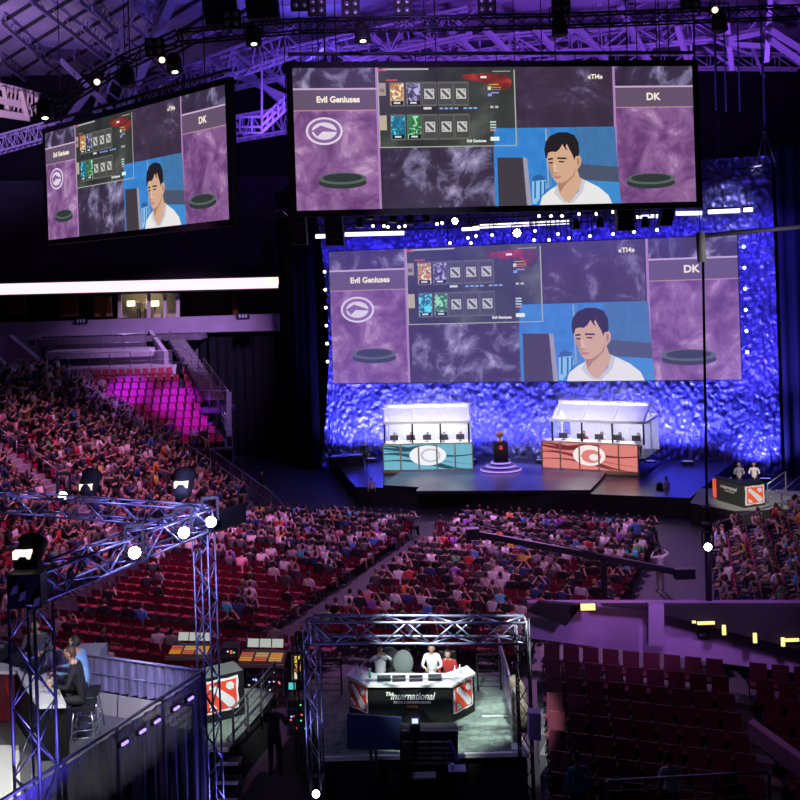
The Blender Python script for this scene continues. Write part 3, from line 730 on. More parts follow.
    for r, (v0, v1) in enumerate(((.735, .885), (.495, .655))):
        for k, (u0, u1) in enumerate(cu):
            mb = MB()
            R_(u0-.002, u1+.002, v0-.012, v1+.012, L_('card_rim', (.13, .13, .12)), -.04, mb)
            if k < 2:
                R_(u0, u1, v0, v1, cloudmat('tile%d%d' % (r, k)+tagn, [(.32, hz(hero[r][k])), (.48, hz(tuple(c*.4 for c in hero[r][k]))), (.58, hz(blob[r][k])), (.7, hz(tuple(min(1, c*1.2) for c in blob[r][k])))], scale=2.6, dist=1.5, seed=r*7+k*3), -.05, mb)
                R_(u0+.002, u1-.002, v0-.002, v0+.026, L_('card_dark', (.01, .01, .012)), -.07, mb)
                R_(u0+.008, u1-.010, v0+.006, v0+.018, L_('card_text', (.7, .75, .75)), -.08, mb)
            else:
                R_(u0, u1, v0, v1, L_('card_grey', (.07, .07, .07)), -.05, mb)
                c = (u0+u1)/2*w; d = (v0+v1)/2*h; s = .26
                mb.add([(c-s, -.06, d-s), (c+s, -.06, d-s), (c+s, -.06, d+s), (c-s, -.06, d+s)], [(0, 1, 2, 3)], L_('card_mark', (.55, .55, .52)))
                q = L_('card_mark_dark', (.08, .08, .08))
                mb.add([(c+x*s, -.07, d+y*s) for x, y in ((-.75, .75), (-.4, .75), (.75, -.4), (.75, -.75), (.4, -.75), (-.75, .4))], [tuple(range(6))], q)
                for s1 in (1, -1): mb.add([(c+s1*x*s, -.07, d+s1*y*s) for x, y in ((.75, .75), (.35, .75), (.75, .35))], [(0, 1, 2)], q)
            bld(mb, 'hero_card', brd)
    wt = L_('board_white', (.85, .85, .82))
    for u0, u1, v0, v1, c in ((.214, .232, .80, .89, (.4, .3, .28)), (.214, .232, .555, .66, (.5, .42, .3)), (.216, .228, .825, .85, (.1, .06, .08)), (.234, .262, .905, .915, (.5, .1, .08)), (.226, .34, .982, .992, (.5, .5, .5)), (.213, .235, .975, .99, (.6, .08, .12)), (.325, .345, .700, .716, (.7, .7, .68)), (.47, .485, .92, .935, (.9, .8, .75)),
                              (.49, .515, .87, .877, (.6, .4, .1)), (.49, .52, .85, .856, (.6, .3, .1)), (.487, .495, .835, .86, (.8, .7, .5)), (.495, .52, .835, .84, (.5, .2, .15)), (.495, .515, .81, .82, (.3, .3, .6)), (.487, .497, .79, .81, (.2, .35, .8)),
                              (.492, .500, .705, .72, (.5, .55, .55)), (.504, .512, .705, .72, (.5, .55, .55)), (.490, .505, .60, .61, (.6, .7, .65)), (.49, .505, .58, .59, (.4, .75, .65)), (.49, .505, .56, .57, (.6, .6, .65)), (.49, .505, .54, .55, (.6, .3, .3)), (.49, .512, .47, .498, (.75, .9, .88)), (.50, .545, .965, .972, (.35, .35, .33))):
        bld(R_(u0, u1, v0, v1, L_('bit%.3f%.3f' % (u0, v0), c), -.05), 'board_entry', brd)
    for k in range(7): bld(R_(.365+.0125*k+(.01 if k > 3 else 0), .374+.0125*k+(.01 if k > 3 else 0), .700, .712, L_('bit_blue', (.25, .4, .8)), -.05), 'board_entry', brd)
    vs, fs = textmesh('Evil Geniuses', .19, 0, .008); bld(MB().add([(v.x+.455*w, -.06, v.y+.47*h) for v in vs], fs, wt), 'board_lettering', brd)
    vs, fs = textmesh('«TI4»', .34, 0, .01); part(MB().add([(v.x+.757*w, -.03, v.y+.925*h) for v in vs], fs, L_('text_cream', (.95, .85, .7))), 'event_writing')
    # webcam picture of the player
    def Q(x, y): return ((510+x/6.154-294)/402*w, (540-y)/6.154/132*h)
    def PG(pts, m, y, mb): mb.add([(Q(*p)[0], y, Q(*p)[1]) for p in pts][::-1], [tuple(range(len(pts)))], m)
    mb = MB(); blue = CL('wall_blue', [(.3, (.03, .19, .55)), (.7, (.05, .26, .68))], scale=1.2, dist=.1)
    R_(.497, .80, 0, .56, blue, -.03, mb); R_(.50, .797, .0, .56, blue, -.031, mb)
    PG([(400, 90), (655, 88), (668, 415), (420, 400)], CL('wall_blue2', [(.3, (.05, .16, .36)), (.7, (.06, .2, .44))], scale=2, dist=.1), -.035, mb)
    PG([(410, 300), (665, 325), (670, 415), (415, 395)], L_('cam_dark', (.07, .09, .15)), -.04, mb)
    PG([(420, 398), (668, 412), (678, 540), (420, 540)], L_('cam_blue', (.05, .26, .62)), -.04, mb)
    for x, c in ((222, (.25, .38, .55)), (240, (.1, .25, .5))): PG([(x, 92), (x+10, 92), (x+16, 440), (x+4, 440)], L_('cam_post%d' % x, c), -.045, mb)
    PG([(-80, 256), (80, 260), (100, 540), (-80, 540)], L_('cam_monitor', (.055, .045, .06)), -.05, mb); PG([(78, 258), (104, 262), (124, 540), (94, 540)], L_('cam_bezel', (.35, .33, .42)), -.05, mb)
    PG([(130, 400), (215, 392), (222, 440), (150, 535), (128, 530)], L_('cam_bag', (.25, .55, .85)), -.045, mb); PG([(140, 372), (170, 358), (208, 372), (212, 395), (130, 400)], L_('cam_strap', (.03, .12, .35)), -.044, mb)
    for x in (145, 180, 205): PG([(x, 400), (x+10, 400), (x+6, 500), (x-4, 500)], L_('cam_strap', (.03, .12, .35)), -.046, mb)
    cam_ = part(mb, 'webcam_view'); mb = MB()
    sk_ = L_('cam_skin', (.66, .40, .27)); sd = L_('cam_skin_dark', (.42, .22, .14)); hr = L_('cam_hair', (.018, .015, .02)); wh = L_('cam_shirt', (.82, .80, .80)); ws = L_('cam_shirt_dark', (.58, .60, .66))
    PG([(175, 540), (190, 490), (240, 452), (290, 425), (300, 470), (345, 520), (400, 500), (430, 440), (428, 385), (460, 400), (540, 440), (600, 490), (622, 540)], wh, -.06, mb)
    PG([(285, 380), (285, 470), (325, 515), (355, 532), (400, 480), (446, 400), (425, 380), (405, 310)], sk_, -.065, mb)
    PG([(285, 400), (300, 470), (330, 430), (395, 370), (405, 320), (340, 380)], sd, -.067, mb)
    PG([(285, 425), (262, 470), (320, 530), (345, 532), (300, 482)], ws, -.07, mb); PG([(440, 392), (462, 402), (440, 470), (380, 532), (352, 534), (415, 465)], ws, -.07, mb)
    PG([(405, 255), (428, 250), (440, 275), (434, 310), (414, 335), (400, 325)], sk_, -.07, mb); PG([(412, 270), (426, 268), (428, 300), (414, 318)], sd, -.072, mb)
    PG([(222, 250), (232, 305), (240, 330), (255, 368), (268, 395), (285, 412), (318, 412), (350, 398), (388, 365), (404, 320), (410, 265), (400, 215), (350, 165), (290, 170), (235, 200)], sk_, -.075, mb)
    PG([(228, 290), (240, 330), (258, 370), (270, 372), (262, 335), (262, 300), (250, 288)], L_('cam_skin_mid', (.5, .28, .18)), -.077, mb)
    PG([(218, 262), (212, 215), (222, 170), (250, 135), (300, 115), (355, 115), (400, 132), (424, 175), (428, 225), (424, 256), (404, 258), (396, 280), (384, 245), (372, 225), (352, 183), (345, 200), (356, 225), (340, 212), (325, 185), (305, 215), (285, 230), (255, 228), (235, 235), (226, 268)], hr, -.08, mb)
    for e in ([(232, 268), (262, 264), (266, 274), (234, 278)], [(290, 262), (345, 264), (350, 274), (290, 272)]): PG(e, hr, -.082, mb)
    for e in ([(236, 287), (264, 288), (262, 298), (240, 296)], [(298, 283), (335, 285), (330, 294), (300, 292)]): PG(e, L_('cam_eye', (.06, .03, .03)), -.083, mb)
    PG([(262, 298), (268, 330), (266, 348), (292, 350), (296, 342), (284, 335), (280, 300)], L_('cam_nose', (.76, .5, .36)), -.083, mb); PG([(266, 348), (292, 350), (288, 357), (270, 355)], sd, -.084, mb)
    PG([(262, 375), (280, 368), (296, 372), (314, 374), (298, 388), (272, 388)], L_('cam_lips', (.55, .22, .2)), -.084, mb)
    bld(mb, 'portrait', cam_)
    if cables:
        for u in cables: MB().tube([(u*W, .15, Hh+.2), (u*W, .15, ZR-z0)], .03, BLK, 6).build('hanging_cable', t)
        MB().box((W/2, .15, Hh+.75), (W+.4, .3, .12), BTR).build('hanging_beam', t)
        for u in (.1, .3, .5, .7, .9): MB().tube([(u*W, .15, Hh+.2), (u*W, .15, Hh+.75)], .03, BLK, 5).build('hanger', t)
    return t
screen('main_screen', 'wide hanging screen above the stage in a thick black frame, largest hanging one', (-5.06, 50.3, 0), (15.84, 53, 0), 16.65, 21.07, 7.18, cables=(.08, .35, .65, .92))
screen('side_screen', 'angled hanging screen at upper left showing the same broadcast', (-23.6, 67.5, 0), (-8.95, 53.3, 0), 16.55, 20.4, 7.2, frame=.35, cables=(.1, .5, .9))
screen('projection_screen', 'huge frameless hazy projection screen on the blue curtain behind the stage', (-4.76, 68, 0), (20.9, 61.8, 0), 6.2, 26.4, 8.94, hazy=1, frame=0)
# ================================================================ stage backdrop
CURT = mat('crinkled_fabric', (.30, .30, .72), .34, .55, var=.25, scale=2.5, bump=1, bscale=2.6)
def S2(x, off=0):            # a point on the backdrop line, x world, off metres behind
    return Vector((x+.24*off, 68-(x+4.76)*.2417+.97*off, 0))
g = MB(); nx, nz = 380, 230; xa, xb = -6.4, 23.2
for i in range(nx+1):
    for j in range(nz+1):
        x = xa+(xb-xa)*i/nx; z = -.1+20.2*j/nz; p = S2(x, 1.7)
        n = noise.noise(Vector((x*1.5, z*.8, 1.3)))*.16+noise.noise(Vector((x*4.2, z*2.6, 7)))*.20+noise.noise(Vector((x*8.5, z*6.0, 3)))*.14
        fl = max(0, 1.8-z)*.35*0
        lean = -.6*max(0, (x-21.5)/2.1)**2
        xs = x
        if x < -4.5: xs = x+ .9*math.sin(PI*min(1, z/20))*(-4.5-x)/1.9
        q = S2(xs, 1.7); g.v.append(Vector((q.x, q.y, z))+Vector((-.24, -.97, 0))*(n+fl))
g.f = [[i*(nz+1)+j, (i+1)*(nz+1)+j, (i+1)*(nz+1)+j+1, i*(nz+1)+j+1] for i in range(nx) for j in range(nz)]; g.m = [0]*len(g.f); g.sm = [True]*len(g.f); g.mats = [CURT]
whole('backdrop_curtain', g, 'huge crinkled stage backdrop lit deep blue behind booths and projection screen', 'curtain')
BDR = mat('black_velvet', (.006, .006, .010), .95, spec=.1)
def drape(name, label, pts, z0, z1, amp=.25, m=BDR, per=.7):
    g = MB(); pts = [Vector(p) for p in pts]; vs = []
    L = 0; path = []
    for p, q in zip(pts, pts[1:]):
        n = int((q-p).length/.18)
        for k in range(n): path.append((p+(q-p)*k/n, (q-p).normalized()))
    for i, (p, d) in enumerate(path):
        nrm = Vector((d.y, -d.x, 0)); a = amp*math.sin(i*.18*2*PI/per)*(.7+.3*math.sin(i*.37))
        for z in (z0, (z0+z1)/2, z1): vs.append(p+nrm*a+Vector((0, 0, z)))
    K = len(path)
    fs = [(i*3+j, (i+1)*3+j, (i+1)*3+j+1, i*3+j+1) for i in range(K-1) for j in range(2)]
    g.add(vs, fs, m, True); vs2 = [v+Vector((0, .04, 0)) for v in vs]; g.add(vs2, [f[::-1] for f in fs], m, True)
    return whole(name, g, label, 'curtain')
drape('side_drape', 'tall black folded drape left of the stage', [(-9.0, 75.4, 0), (-7.5, 70.5, 0), (-5.9, 69.3, 0)], .05, 20)
drape('side_drape', 'tall black folded drape right of the stage', [(23.5, 62.0, 0), (25.6, 61, 0), (31, 63, 0)], .05, 20.5, m=mat('dark_blue_drape', (.02, .018, .05), .8))
drape('dark_gap_sheet', 'added black sheet darkening the gap between the stage drape and the corner seats', [(-15.6, 77.0, 0), (-8.6, 76.4, 0)], .05, 9.2, m=BDR)  # black sheet added to keep this gap dark
# small bulbs up both sides of the projection screen
for i in range(6):
    for side, x in (('left', -5.05), ('right', 21.25)):
        z = 7.7+i*1.22 if side == 'left' else 7.9+i*1.3; p = S2(x, -.15); p.z = z
        t = thing('bulb_light', f'small white bulb on the {side} edge of the projection screen, {ordn(i+1)} from the bottom', 'light', p, 0, 'bulbs beside the projection screen')
        MB().box((0, .12, 0), (.14, .16, .14), BLK).build('socket', t); MB().ball((0, -.02, 0), .10, lit('bulb_glow', (.8, .85, 1), 6), 8, 6).build('bulb', t)
# ================================================================ stage
SF = mat('stage_floor', (.022, .02, .03), .28, var=.2, scale=.6)
SFT = mat('stage_thrust_floor', (.13, .125, .15), .32, var=.1, scale=.8)
def SP(px, py, z): p = PZ(px, py, z); return (p.x, p.y)
sl, sr_ = S2(-5.6, 1.2), S2(20.5, 1.2)
st = MB().prism([SP(356, 487, 1.0), SP(590, 494, 1.0), SP(690, 498, 1.0), (sr_.x, sr_.y), (sl.x, sl.y)], 0, 1.0, BLK, SF)
whole('main_stage', st, 'low black main stage with glossy dark deck under the booths', 'stage')
th = MB().prism([SP(383, 485, 1.15), SP(419, 487, 1.15), SP(416, 491, 1.15), SP(590, 490, 1.15), SP(600, 480, 1.15), SP(606, 472, 1.15), SP(520, 463, 1.15), SP(402, 470, 1.15)], 1.001, 1.15, BLK, SFT)
whole('thrust_platform', th, 'glossy grey stepped platform in front of booths on the main stage', 'platform')
# steps right of stage
for i in range(3):
    z = .85-.25*i
    x0 = 640+i*9; whole('stage_step', MB().prism([SP(x0, 480+i*5, z), SP(x0+52, 482+i*5, z), SP(x0+52, 472+i*5, z), SP(x0, 470+i*5, z)], 0 if i else 0, z, BLK, SF), f'dark step at the right side of the stage, {ordn(i+1)} from the top', 'step') if False else None
g = MB()
for i in range(4): g.box(A(10.6+i*.42, 14.2, (1.0-.24*i)/2), (.42, 2.4, 1.0-.24*i), DRK, rz=-TH)
whole('stage_steps', g, 'dark steps coming down right of the red booth', 'steps')
# booths
def booth(name, label, BLpx, BRpx, zb, Dl, ang, W, panelstops, seed, gable, desc):
    o = P(*BLpx, Dl); base = Vector((o.x, o.y, zb))
    t = thing(name, label, 'booth', base, ang)
    x0, x1 = (.7, W+.30) if gable else (.15, W-.25)
    hW = 1.85; dp = 4.0 if gable else 3.0
    # base body with timber sill
    MB().box(((W+(.3 if gable else 0))/2, dp/2, .06), (W+(.3 if gable else 0), dp, .12), mat('booth_dark', (.03, .03, .04), .6)).build('base', t)
    wood = mat('timber_trim', (.42, .26, .14), .6)
    fr = MB(); fr.box((W/2, .02, .11), (W, .16, .16), wood); fr.box((W/2, .04, hW), (W, .12, .06), wood)
    n = 5; pw = W/n
    for k in range(n+1): fr.box((min(max(k*pw, .04), W-.04), .03, hW/2), (.075, .12, hW), wood)
    fr.build('front_frame', t)
    for k in range(n):
        MB().box((k*pw+pw/2, .06, hW/2+.1), (pw-.09, .06, hW-.28), panelstops[0]).build('video_panel', t)
    # banner picture spread over the five panels: a pale swirl round a bright boss, each panel shows its own slice
    e = MB(); nseg = 20
    def slicepoly(fn, m, y):
        for k in range(n):
            xa, xb_ = k*pw+.05, (k+1)*pw-.05; pts = fn(xa, xb_)
            if pts: e.add([(x, y, z) for x, z in pts], [tuple(range(len(pts)))], m)
    for (c0, c1, amp, ph, th_, m) in panelstops[1]:
        def fn(xa, xb_, c0=c0, c1=c1, amp=amp, ph=ph, th_=th_):
            top = []; bot = []
            for i in range(9):
                x = xa+(xb_-xa)*i/8; u = x/W; z = c0+(c1-c0)*u+amp*math.sin(ph+u*4.5); tt = th_*(.35+.65*math.sin(PI*u+.2)**2)
                top.append((x, min(hW-.08, max(.26, z+tt)))); bot.append((x, min(hW-.08, max(.26, z-tt))))
            return bot+top[::-1]
        slicepoly(fn, m, .022)
    def boss(cx, cz, a, b, m, y):
        def fn(xa, xb_):
            xa, xb_ = max(xa, cx-a+.001), min(xb_, cx+a-.001)
            if xa >= xb_: return None
            top = []; bot = []
            for i in range(9):
                x = xa+(xb_-xa)*i/8; q = b*math.sqrt(max(0, 1-((x-cx)/a)**2)); top.append((x, min(hW-.05, cz+q))); bot.append((x, max(.24, cz-q)))
            return bot+top[::-1]
        slicepoly(fn, m, y)
    for b_ in panelstops[2]: boss(b_[0]*W, b_[1], b_[2], b_[3], b_[4], b_[5])
    e.build('panel_picture', t)
    whm = mat('booth_white', (.82, .8, .8), .45); glass = mat('booth_glass', (.9, .95, 1), .05, alpha=.10)
    pan = mat('booth_backing', (.72, .74, .85), .6)
    MB().box((W/2, .55, hW+.0), (W-.2, .95, .08), whm).build('desk', t)
    MB().box(((x0+x1)/2, dp/2, .95), (x1-x0+.1, dp-.3, .12), DRK).build('inner_floor', t)
    zt = hW+1.25; zr = zt+1.0
    for x in (x0, x0+(x1-x0)/3, x0+2*(x1-x0)/3, x1):
        for y in (.15, dp-.1): MB().bar((x, y, hW if y < 1 else 1), (x, y, zt), .10, m=DRK if y < 1 else whm).build('post', t)
    MB().box(((x0+x1)/2, dp-.08, (1+zt)/2), (x1-x0, .05, zt-1), pan).build('back_wall', t)
    bl = MB(); bl.box(((x0+x1)/2, .15, zt+.05), (x1-x0+.3, .18, .16), whm); bl.box(((x0+x1)/2, dp-.1, zt+.05), (x1-x0+.3, .18, .16), whm); bl.box(((x0+x1)/2, dp*.5, zr), (x1-x0+.3, .16, .12), whm)
    for i in range(4):
        x = x0+(x1-x0)*i/3
        bl.bar((x, .12, zt+.05), (x, dp*.5, zr), .12, m=whm); bl.bar((x, dp-.1, zt+.05), (x, dp*.5, zr), .12, m=whm)
    for x in (x0, x1): bl.bar((x, .15, zt), (x, dp-.1, zt), .12, m=whm)
    bl.bar(((x0+x1)/2, .1, hW+.65), ((x0+x1)/2, .12, hW+.65), .02, m=whm)
    bl.build('roof_frame', t)
    for i in range(3):
        xa, xb_ = x0+(x1-x0)*i/3+.08, x0+(x1-x0)*(i+1)/3-.08
        MB().add([(xa, .16, zt+.12), (xb_, .16, zt+.12), (xb_, dp*.5, zr+.02), (xa, dp*.5, zr+.02)], [(0, 1, 2, 3)], mat('frosted_pane', (.92, .93, 1), .3, alpha=.72)).build('roof_pane', t)
        MB().add([(xa, .14, hW+.1), (xb_, .14, hW+.1), (xb_, .14, zt), (xa, .14, zt)], [(0, 1, 2, 3)], glass).build('front_pane', t)
    gl2 = mat('blue_glass', (.35, .42, .9), .08, alpha=.35)
    for x in (x0, x1):
        MB().add([(x, .15, .95), (x, dp-.1, .95), (x, dp-.1, zt), (x, .15, zt)], [(0, 1, 2, 3)], gl2).build('side_pane', t)
        MB().bar((x, dp*.5, .9), (x, dp*.5, zr), .08, m=whm).build('post', t)
    MB().box(((x0+x1)/2, dp*.5, zr-.12), (x1-x0-.4, .3, .06), lit('booth_lamp', (.95, .95, 1), 7)).build('ceiling_lamp', t)
    T = Matrix.Translation(base) @ Matrix.Rotation(ang, 4, 'Z')
    for k in range(5):
        x = x0+.55+k*(x1-x0-1.1)/4
        c = ['white', 'grey', 'white', 'black', 'pale'][k] if 'blue' in desc else ['white', 'red', 'pale', 'grey', 'white'][k]
        f = (math.sin(ang), -math.cos(ang))
        person(f'player in {c} shirt seated in the {desc} booth, {ordn(k+1)} from left', T @ Vector((x, 1.35, 1.0)), f, 'desk', c, k % 3, 0, 1, var=k % 3, scale=1.0, headset=True)
        mt = thing('monitor', f'small monitor on the {desc} booth desk, {ordn(k+1)} from left', 'monitor', T @ Vector((x, .55, hW+.04)), ang, f'monitors in the {desc} booth')
        MB().box((0, 0, .27), (.52, .04, .32), DRK).build('screen', mt); MB().bar((0, .03, .02), (0, .03, .2), .05, m=DRK).build('stand', mt); MB().box((0, .03, .015), (.24, .18, .03), DRK).build('foot', mt)
    for x in (W*.25, W*.75):
        q = T @ Vector((x, dp*.5, zt+.55)); lamp('AREA', q, q-Vector((0, .2, 1)), 85, (1, .97, .95), size=(1.6, .4))
    q = T @ Vector((W/2, -3.5, 8)); lamp('SPOT', q, T @ Vector((W/2, 1, 3.2)), 1500, (1, .97, 1), 62, .6)
    return t
cy = lit('panel_cyan', (.16, .45, .58), 1); cyd = lit('panel_cyan_dark', (.02, .07, .11)); cyl = lit('panel_pale', (.85, .88, .95), 1); cym = lit('panel_mid', (.07, .24, .34))
rd = lit('panel_red', (.72, .22, .2)); rdd = lit('panel_red_dark', (.16, .02, .03)); rdl = lit('panel_white', (.95, .82, .8)); rdm = lit('panel_red_mid', (.45, .08, .08)); rlg = lit('panel_logo_grey', (.55, .5, .58))
booth('player_booth', 'player booth with blue and white video front, left one on the stage', (383, 469.5), (473, 467), 1.0, 62.3, -rad(6), 5.65,
      (cy, [(1.5, 1.25, .25, 1.4, .10, cyd), (1.0, .5, .3, 0.8, .12, cyd), (.75, .2, .2, .2, .07, cyd), (1.75, 1.9, .3, 3.6, .16, cyd), (1.35, .6, .1, 1, .05, cym)],
       [(.5, 1.12, 1.15, .62, cyl, .012), (.53, 1.12, .62, .42, rlg, .008), (.53, 1.12, .5, .32, cyl, .004)]), 1, 0, 'left blue')
booth('player_booth', 'player booth with red video front and glazed gable, right one on the stage', (542, 470), (631, 475), 1.0, 61.6, -rad(27), 6.0,
      (rd, [(1.5, 1.25, .25, 1.4, .10, rdd), (1.0, .5, .3, 0.8, .09, rdd), (.75, .2, .2, .2, .05, rdd), (1.75, 1.9, .3, 3.6, .16, rdd), (1.3, .6, .1, 1, .05, rdm)],
       [(.5, 1.1, 1.0, .62, rdl, .012), (.52, 1.05, .62, .40, rd, .008), (.55, 1.0, .3, .2, rdl, .004)]), 2, 1, 'right red')
# trophy pedestal with glowing rings
c = PZ(501, 470, 1.15); t = thing('trophy_stand', 'round purple glowing stepped stand with dark box and trophy between the booths', 'stand', (c.x, c.y, 1.15))
for i, (r, z) in enumerate(((1.25, 0), (.9, .2), (.6, .4))):
    MB().lathe([(r, z), (r, z+.16)], m=mat('ring_step', (.3, .28, .34), .3), n=36).build('step', t)
    MB().lathe([(r+.02, z+.05), (r+.02, z+.13)], m=lit('ring_glow', (.42, .22, 1), 1.5), n=36).build('light_ring', t)
MB().box((.0, 0, 1.15), (.85, .85, 1.2), mat('trophy_box', (.03, .018, .03), .4)).build('plinth', t); MB().box((0, -.44, 1.45), (.2, .03, .24), lit('small_emblem', (.5, .05, .04))).build('emblem', t)
tr = MB(); tr.lathe([(.16, 1.75), (.18, 1.82), (.07, 1.9), (.09, 2.0), (.24, 2.15), (.26, 2.3), (.2, 2.36)], m=mat('gold', (.9, .5, .2), .3, .8), n=16)
tr.build('trophy', t); lamp('SPOT', (c.x-1, c.y-6, 9), (c.x, c.y, 3), 1500, (1, .7, .5), 14, .5)
# dark stage gear
for px, py, w, lab in ((352, 466, 1.6, 'left'), (340, 467, 1.0, 'far left')):
    c = PZ(px, py, 1.0); whole('flight_case', MB().box((c.x, c.y, 1.35), (w, .6, .7), DRK).box((c.x, c.y, 1.72), (w+.04, .64, .05), STEEL), f'dark equipment case on the {lab} of the stage', 'case')
person('dark dressed stagehand standing left of the blue booth', PZ(365, 468, 1.0), (.3, -1), 'stand', 'black', 1, 0, 1)
# projector-lit floor band behind booths: dark counter line
person('person in pale shirt crouched leaning at the stage edge, right side', P(667, 508, 55.5)*1, (.6, -.8), 'walk', 'pale', 2, 0, 1)
person('person in pale top standing in front of the stage, left of centre', P(372, 502, 57.0), (.1, -1), 'stand', 'pale', 1, 0, 1, scale=.8)
# ================================================================ lighting trusses and fixtures over stage
t = thing('lighting_truss', 'long black and silver lighting truss between hanging screen and projection screen', 'truss', P(300, 215, 58))
ta, tb = P(300, 223, 60), P(668, 206, 57); truss(MB(), ta, tb, .5, m=BTR, r=.04, rb=.02).build('truss_frame', t, True)
def tl(px): return ta+(tb-ta)*((px-300)/368)
for x in (320, 440, 560, 655): MB().tube([tl(x)+Vector((0, 0, .25)), Vector((tl(x).x, tl(x).y, ZR))], .03, BLK, 5).build('hanging_cable', t, True)
t.location = ta
t2 = thing('lighting_truss', 'second dark truss hung just above the projection screen', 'truss', P(420, 232, 61))
tc, td = P(310, 236, 62), P(660, 222, 59); 
# light tubes (glowing battens)
for i, (x0, x1, y0, y1) in enumerate(((316, 327, 236.5, 236), (345, 404, 234.5, 233), (462, 479, 229, 228), (480, 529, 226.5, 224), (498, 545, 225, 223.5), (636, 662, 217.5, 216), (676, 702, 213.5, 213), (708, 740, 212, 210.5), (744, 752, 210, 209.5))):
    if i == 4: x0, x1, y0, y1 = 531, 569, 223.8, 222
    a, b = P(x0, y0, 60.6), P(x1, y1, 60.1)
    t = thing('batten_light', f'glowing white striplight hung below the main screen, {ordn(i+1)} from left', 'light', a, 0, 'striplights above the projection screen')
    MB().bar(a+Vector((0, .12, .1)), b+Vector((0, .12, .1)), .2, .3, BLK).build('housing', t, True); MB().bar(a, b, .1, .24, lit('batten_glow', (.8, .75, 1), 2.5)).build('light_tube', t, True)
    MB().tube([(a+b)/2+Vector((0, .12, .2)), Vector(((a+b).x/2, (a+b).y/2+.12, 17.9))], .02, BLK, 5).build('hanger', t, True)
MB_ = truss(MB(), P(300, 224.5, 61.5), P(760, 205, 58.5), .45, m=BTR, r=.035, rb=.02); MB_.build('truss_frame', t2, True); t2.location = P(300, 224.5, 61.5)
for x, y in ((330, 223), (520, 215), (700, 208)): a = P(x, y, 60.5); MB().tube([a, Vector((a.x, a.y, ZR))], .03, BLK, 5).build('hanging_cable', t2, True)
def fixture(name, label, p, tgt, m, r=.16, l=.45, group=None, bodym=BLK, cat='light', up=.45, lr=1):
    p = Vector(p); d = (Vector(tgt)-p).normalized(); q = d.to_track_quat('Z', 'Y').to_matrix()
    t = thing(name, label, cat, p+Vector((0, 0, up)), 0, group)
    MB().lathe([(r*.6, -l), (r*.95, -l*.7), (r, -l*.1), (r*1.05, 0)], p, bodym, 12, q).build('housing', t, True)
    MB().lathe([(r*.86*lr, .0), (r*.84*lr, .02), (r*.4*lr, .035)], p, m, 12, q).build('lens', t, True)
    y = MB(); c = p-d*l*.4; s = d.cross(Vector((0, 0, 1))); s = s.normalized() if s.length > .1 else Vector((1, 0, 0))
    y.bar(c-s*r*1.2, c-s*r*1.2+Vector((0, 0, up)), .05, .03, bodym); y.bar(c+s*r*1.2, c+s*r*1.2+Vector((0, 0, up)), .05, .03, bodym); y.bar(c-s*r*1.2+Vector((0, 0, up)), c+s*r*1.2+Vector((0, 0, up)), .06, .06, bodym)
    y.build('yoke', t, True)
    return t
WARM = lit('warm_lens', (1, .82, .6), 9); COOL = lit('cool_lens', (.75, .8, 1), 12); HOT = lit('hot_lens', (1, .88, .65), 60); BLU = lit('blue_lens', (.55, .6, 1), 9)
warm = [(373, 226), (384, 226), (388, 227), (399, 227), (405, 226), (437, 224), (442, 223), (468, 238), (476, 236), (492, 235), (535, 231), (534, 240), (549, 240), (558, 234), (450, 243), (471, 243), (539, 216), (551, 216), (562, 216), (579, 214), (596, 214), (613, 212), (590, 236), (613, 234), (634, 232), (657, 230), (569, 238)]
for i, (x, y) in enumerate(warm):
    f1 = (x-300)/368; D1 = 60-3*f1; f2 = (x-300)/460; D2 = 61.5-3*f2; D = D1 if y < 229 else D2; zt1 = P(300+368*f1, 223-17*f1, D1).z if y < 229 else P(x, 224.5-19.5*f2, D2).z; up_ = max(.3, zt1-.25-P(x, y, D).z)
    fixture('par_light', f'small lit lamp on the stage trusses, {ordn(i+1) if i < 99 else ""} of the cluster from left', P(x, y, D), P(x-20, y+60, D-14), WARM if x < 575 else (WARM if y < 220 else COOL), .10, .3, 'small lamps on the stage trusses', up=up_)
for x, y, r, lab in ((517, 233, .26, 'brightest starry lamp above the middle of the projection screen'), (455, 221, .2, 'bright warm lamp left of the brightest stage lamp')):
    fixture('flood_light', lab, P(x, y, 59), P(x-20, y+60, 25), HOT, r, .4)
# dark fixtures in the row
for i, (x, y) in enumerate(((370, 216), (393, 219), (410, 221), (427, 219), (360, 224), (576, 226), (600, 224), (645, 224))):
    f1 = (x-300)/368; D1 = 60-3*f1-.4; zt1 = P(x, 223-17*f1, D1).z
    fixture('moving_head', f'dark unlit lamp on the stage truss, {ordn(i+1)} from left', P(x, y+3, D1), P(x, y+60, D1-.5), DRK, .24, .6, 'unlit lamps on the stage truss', up=max(.5, zt1-P(x, y+3, D1).z))
# uplights in front of curtain: real lamps and housings at its foot
k = 0
for i in range(13):
    x = -4.4+i*2.2; p = S2(x, -.6); p.z = 1.0
    if x > 19.6: p.z = 0.0
    t = thing('floor_uplight', f'low blue uplight at the foot of the backdrop, {ordn(i+1)} from left', 'light', p, -.237, 'uplights at the backdrop foot')
    MB().box((0, 0, .12), (.7, .25, .2), BLK).build('housing', t); MB().box((0, .02, .225), (.6, .12, .02), lit('uplight_glow', (.3, .3, 1), 1.2)).build('lens', t)
    q = S2(x, -.5); q.z = p.z+.3; r = S2(x, 1.6); r.z = 6.5
    lamp('SPOT', q, r, 1250 if 2 < x < 17 else 2300, (.12, .12, 1), 125, .9, .15)
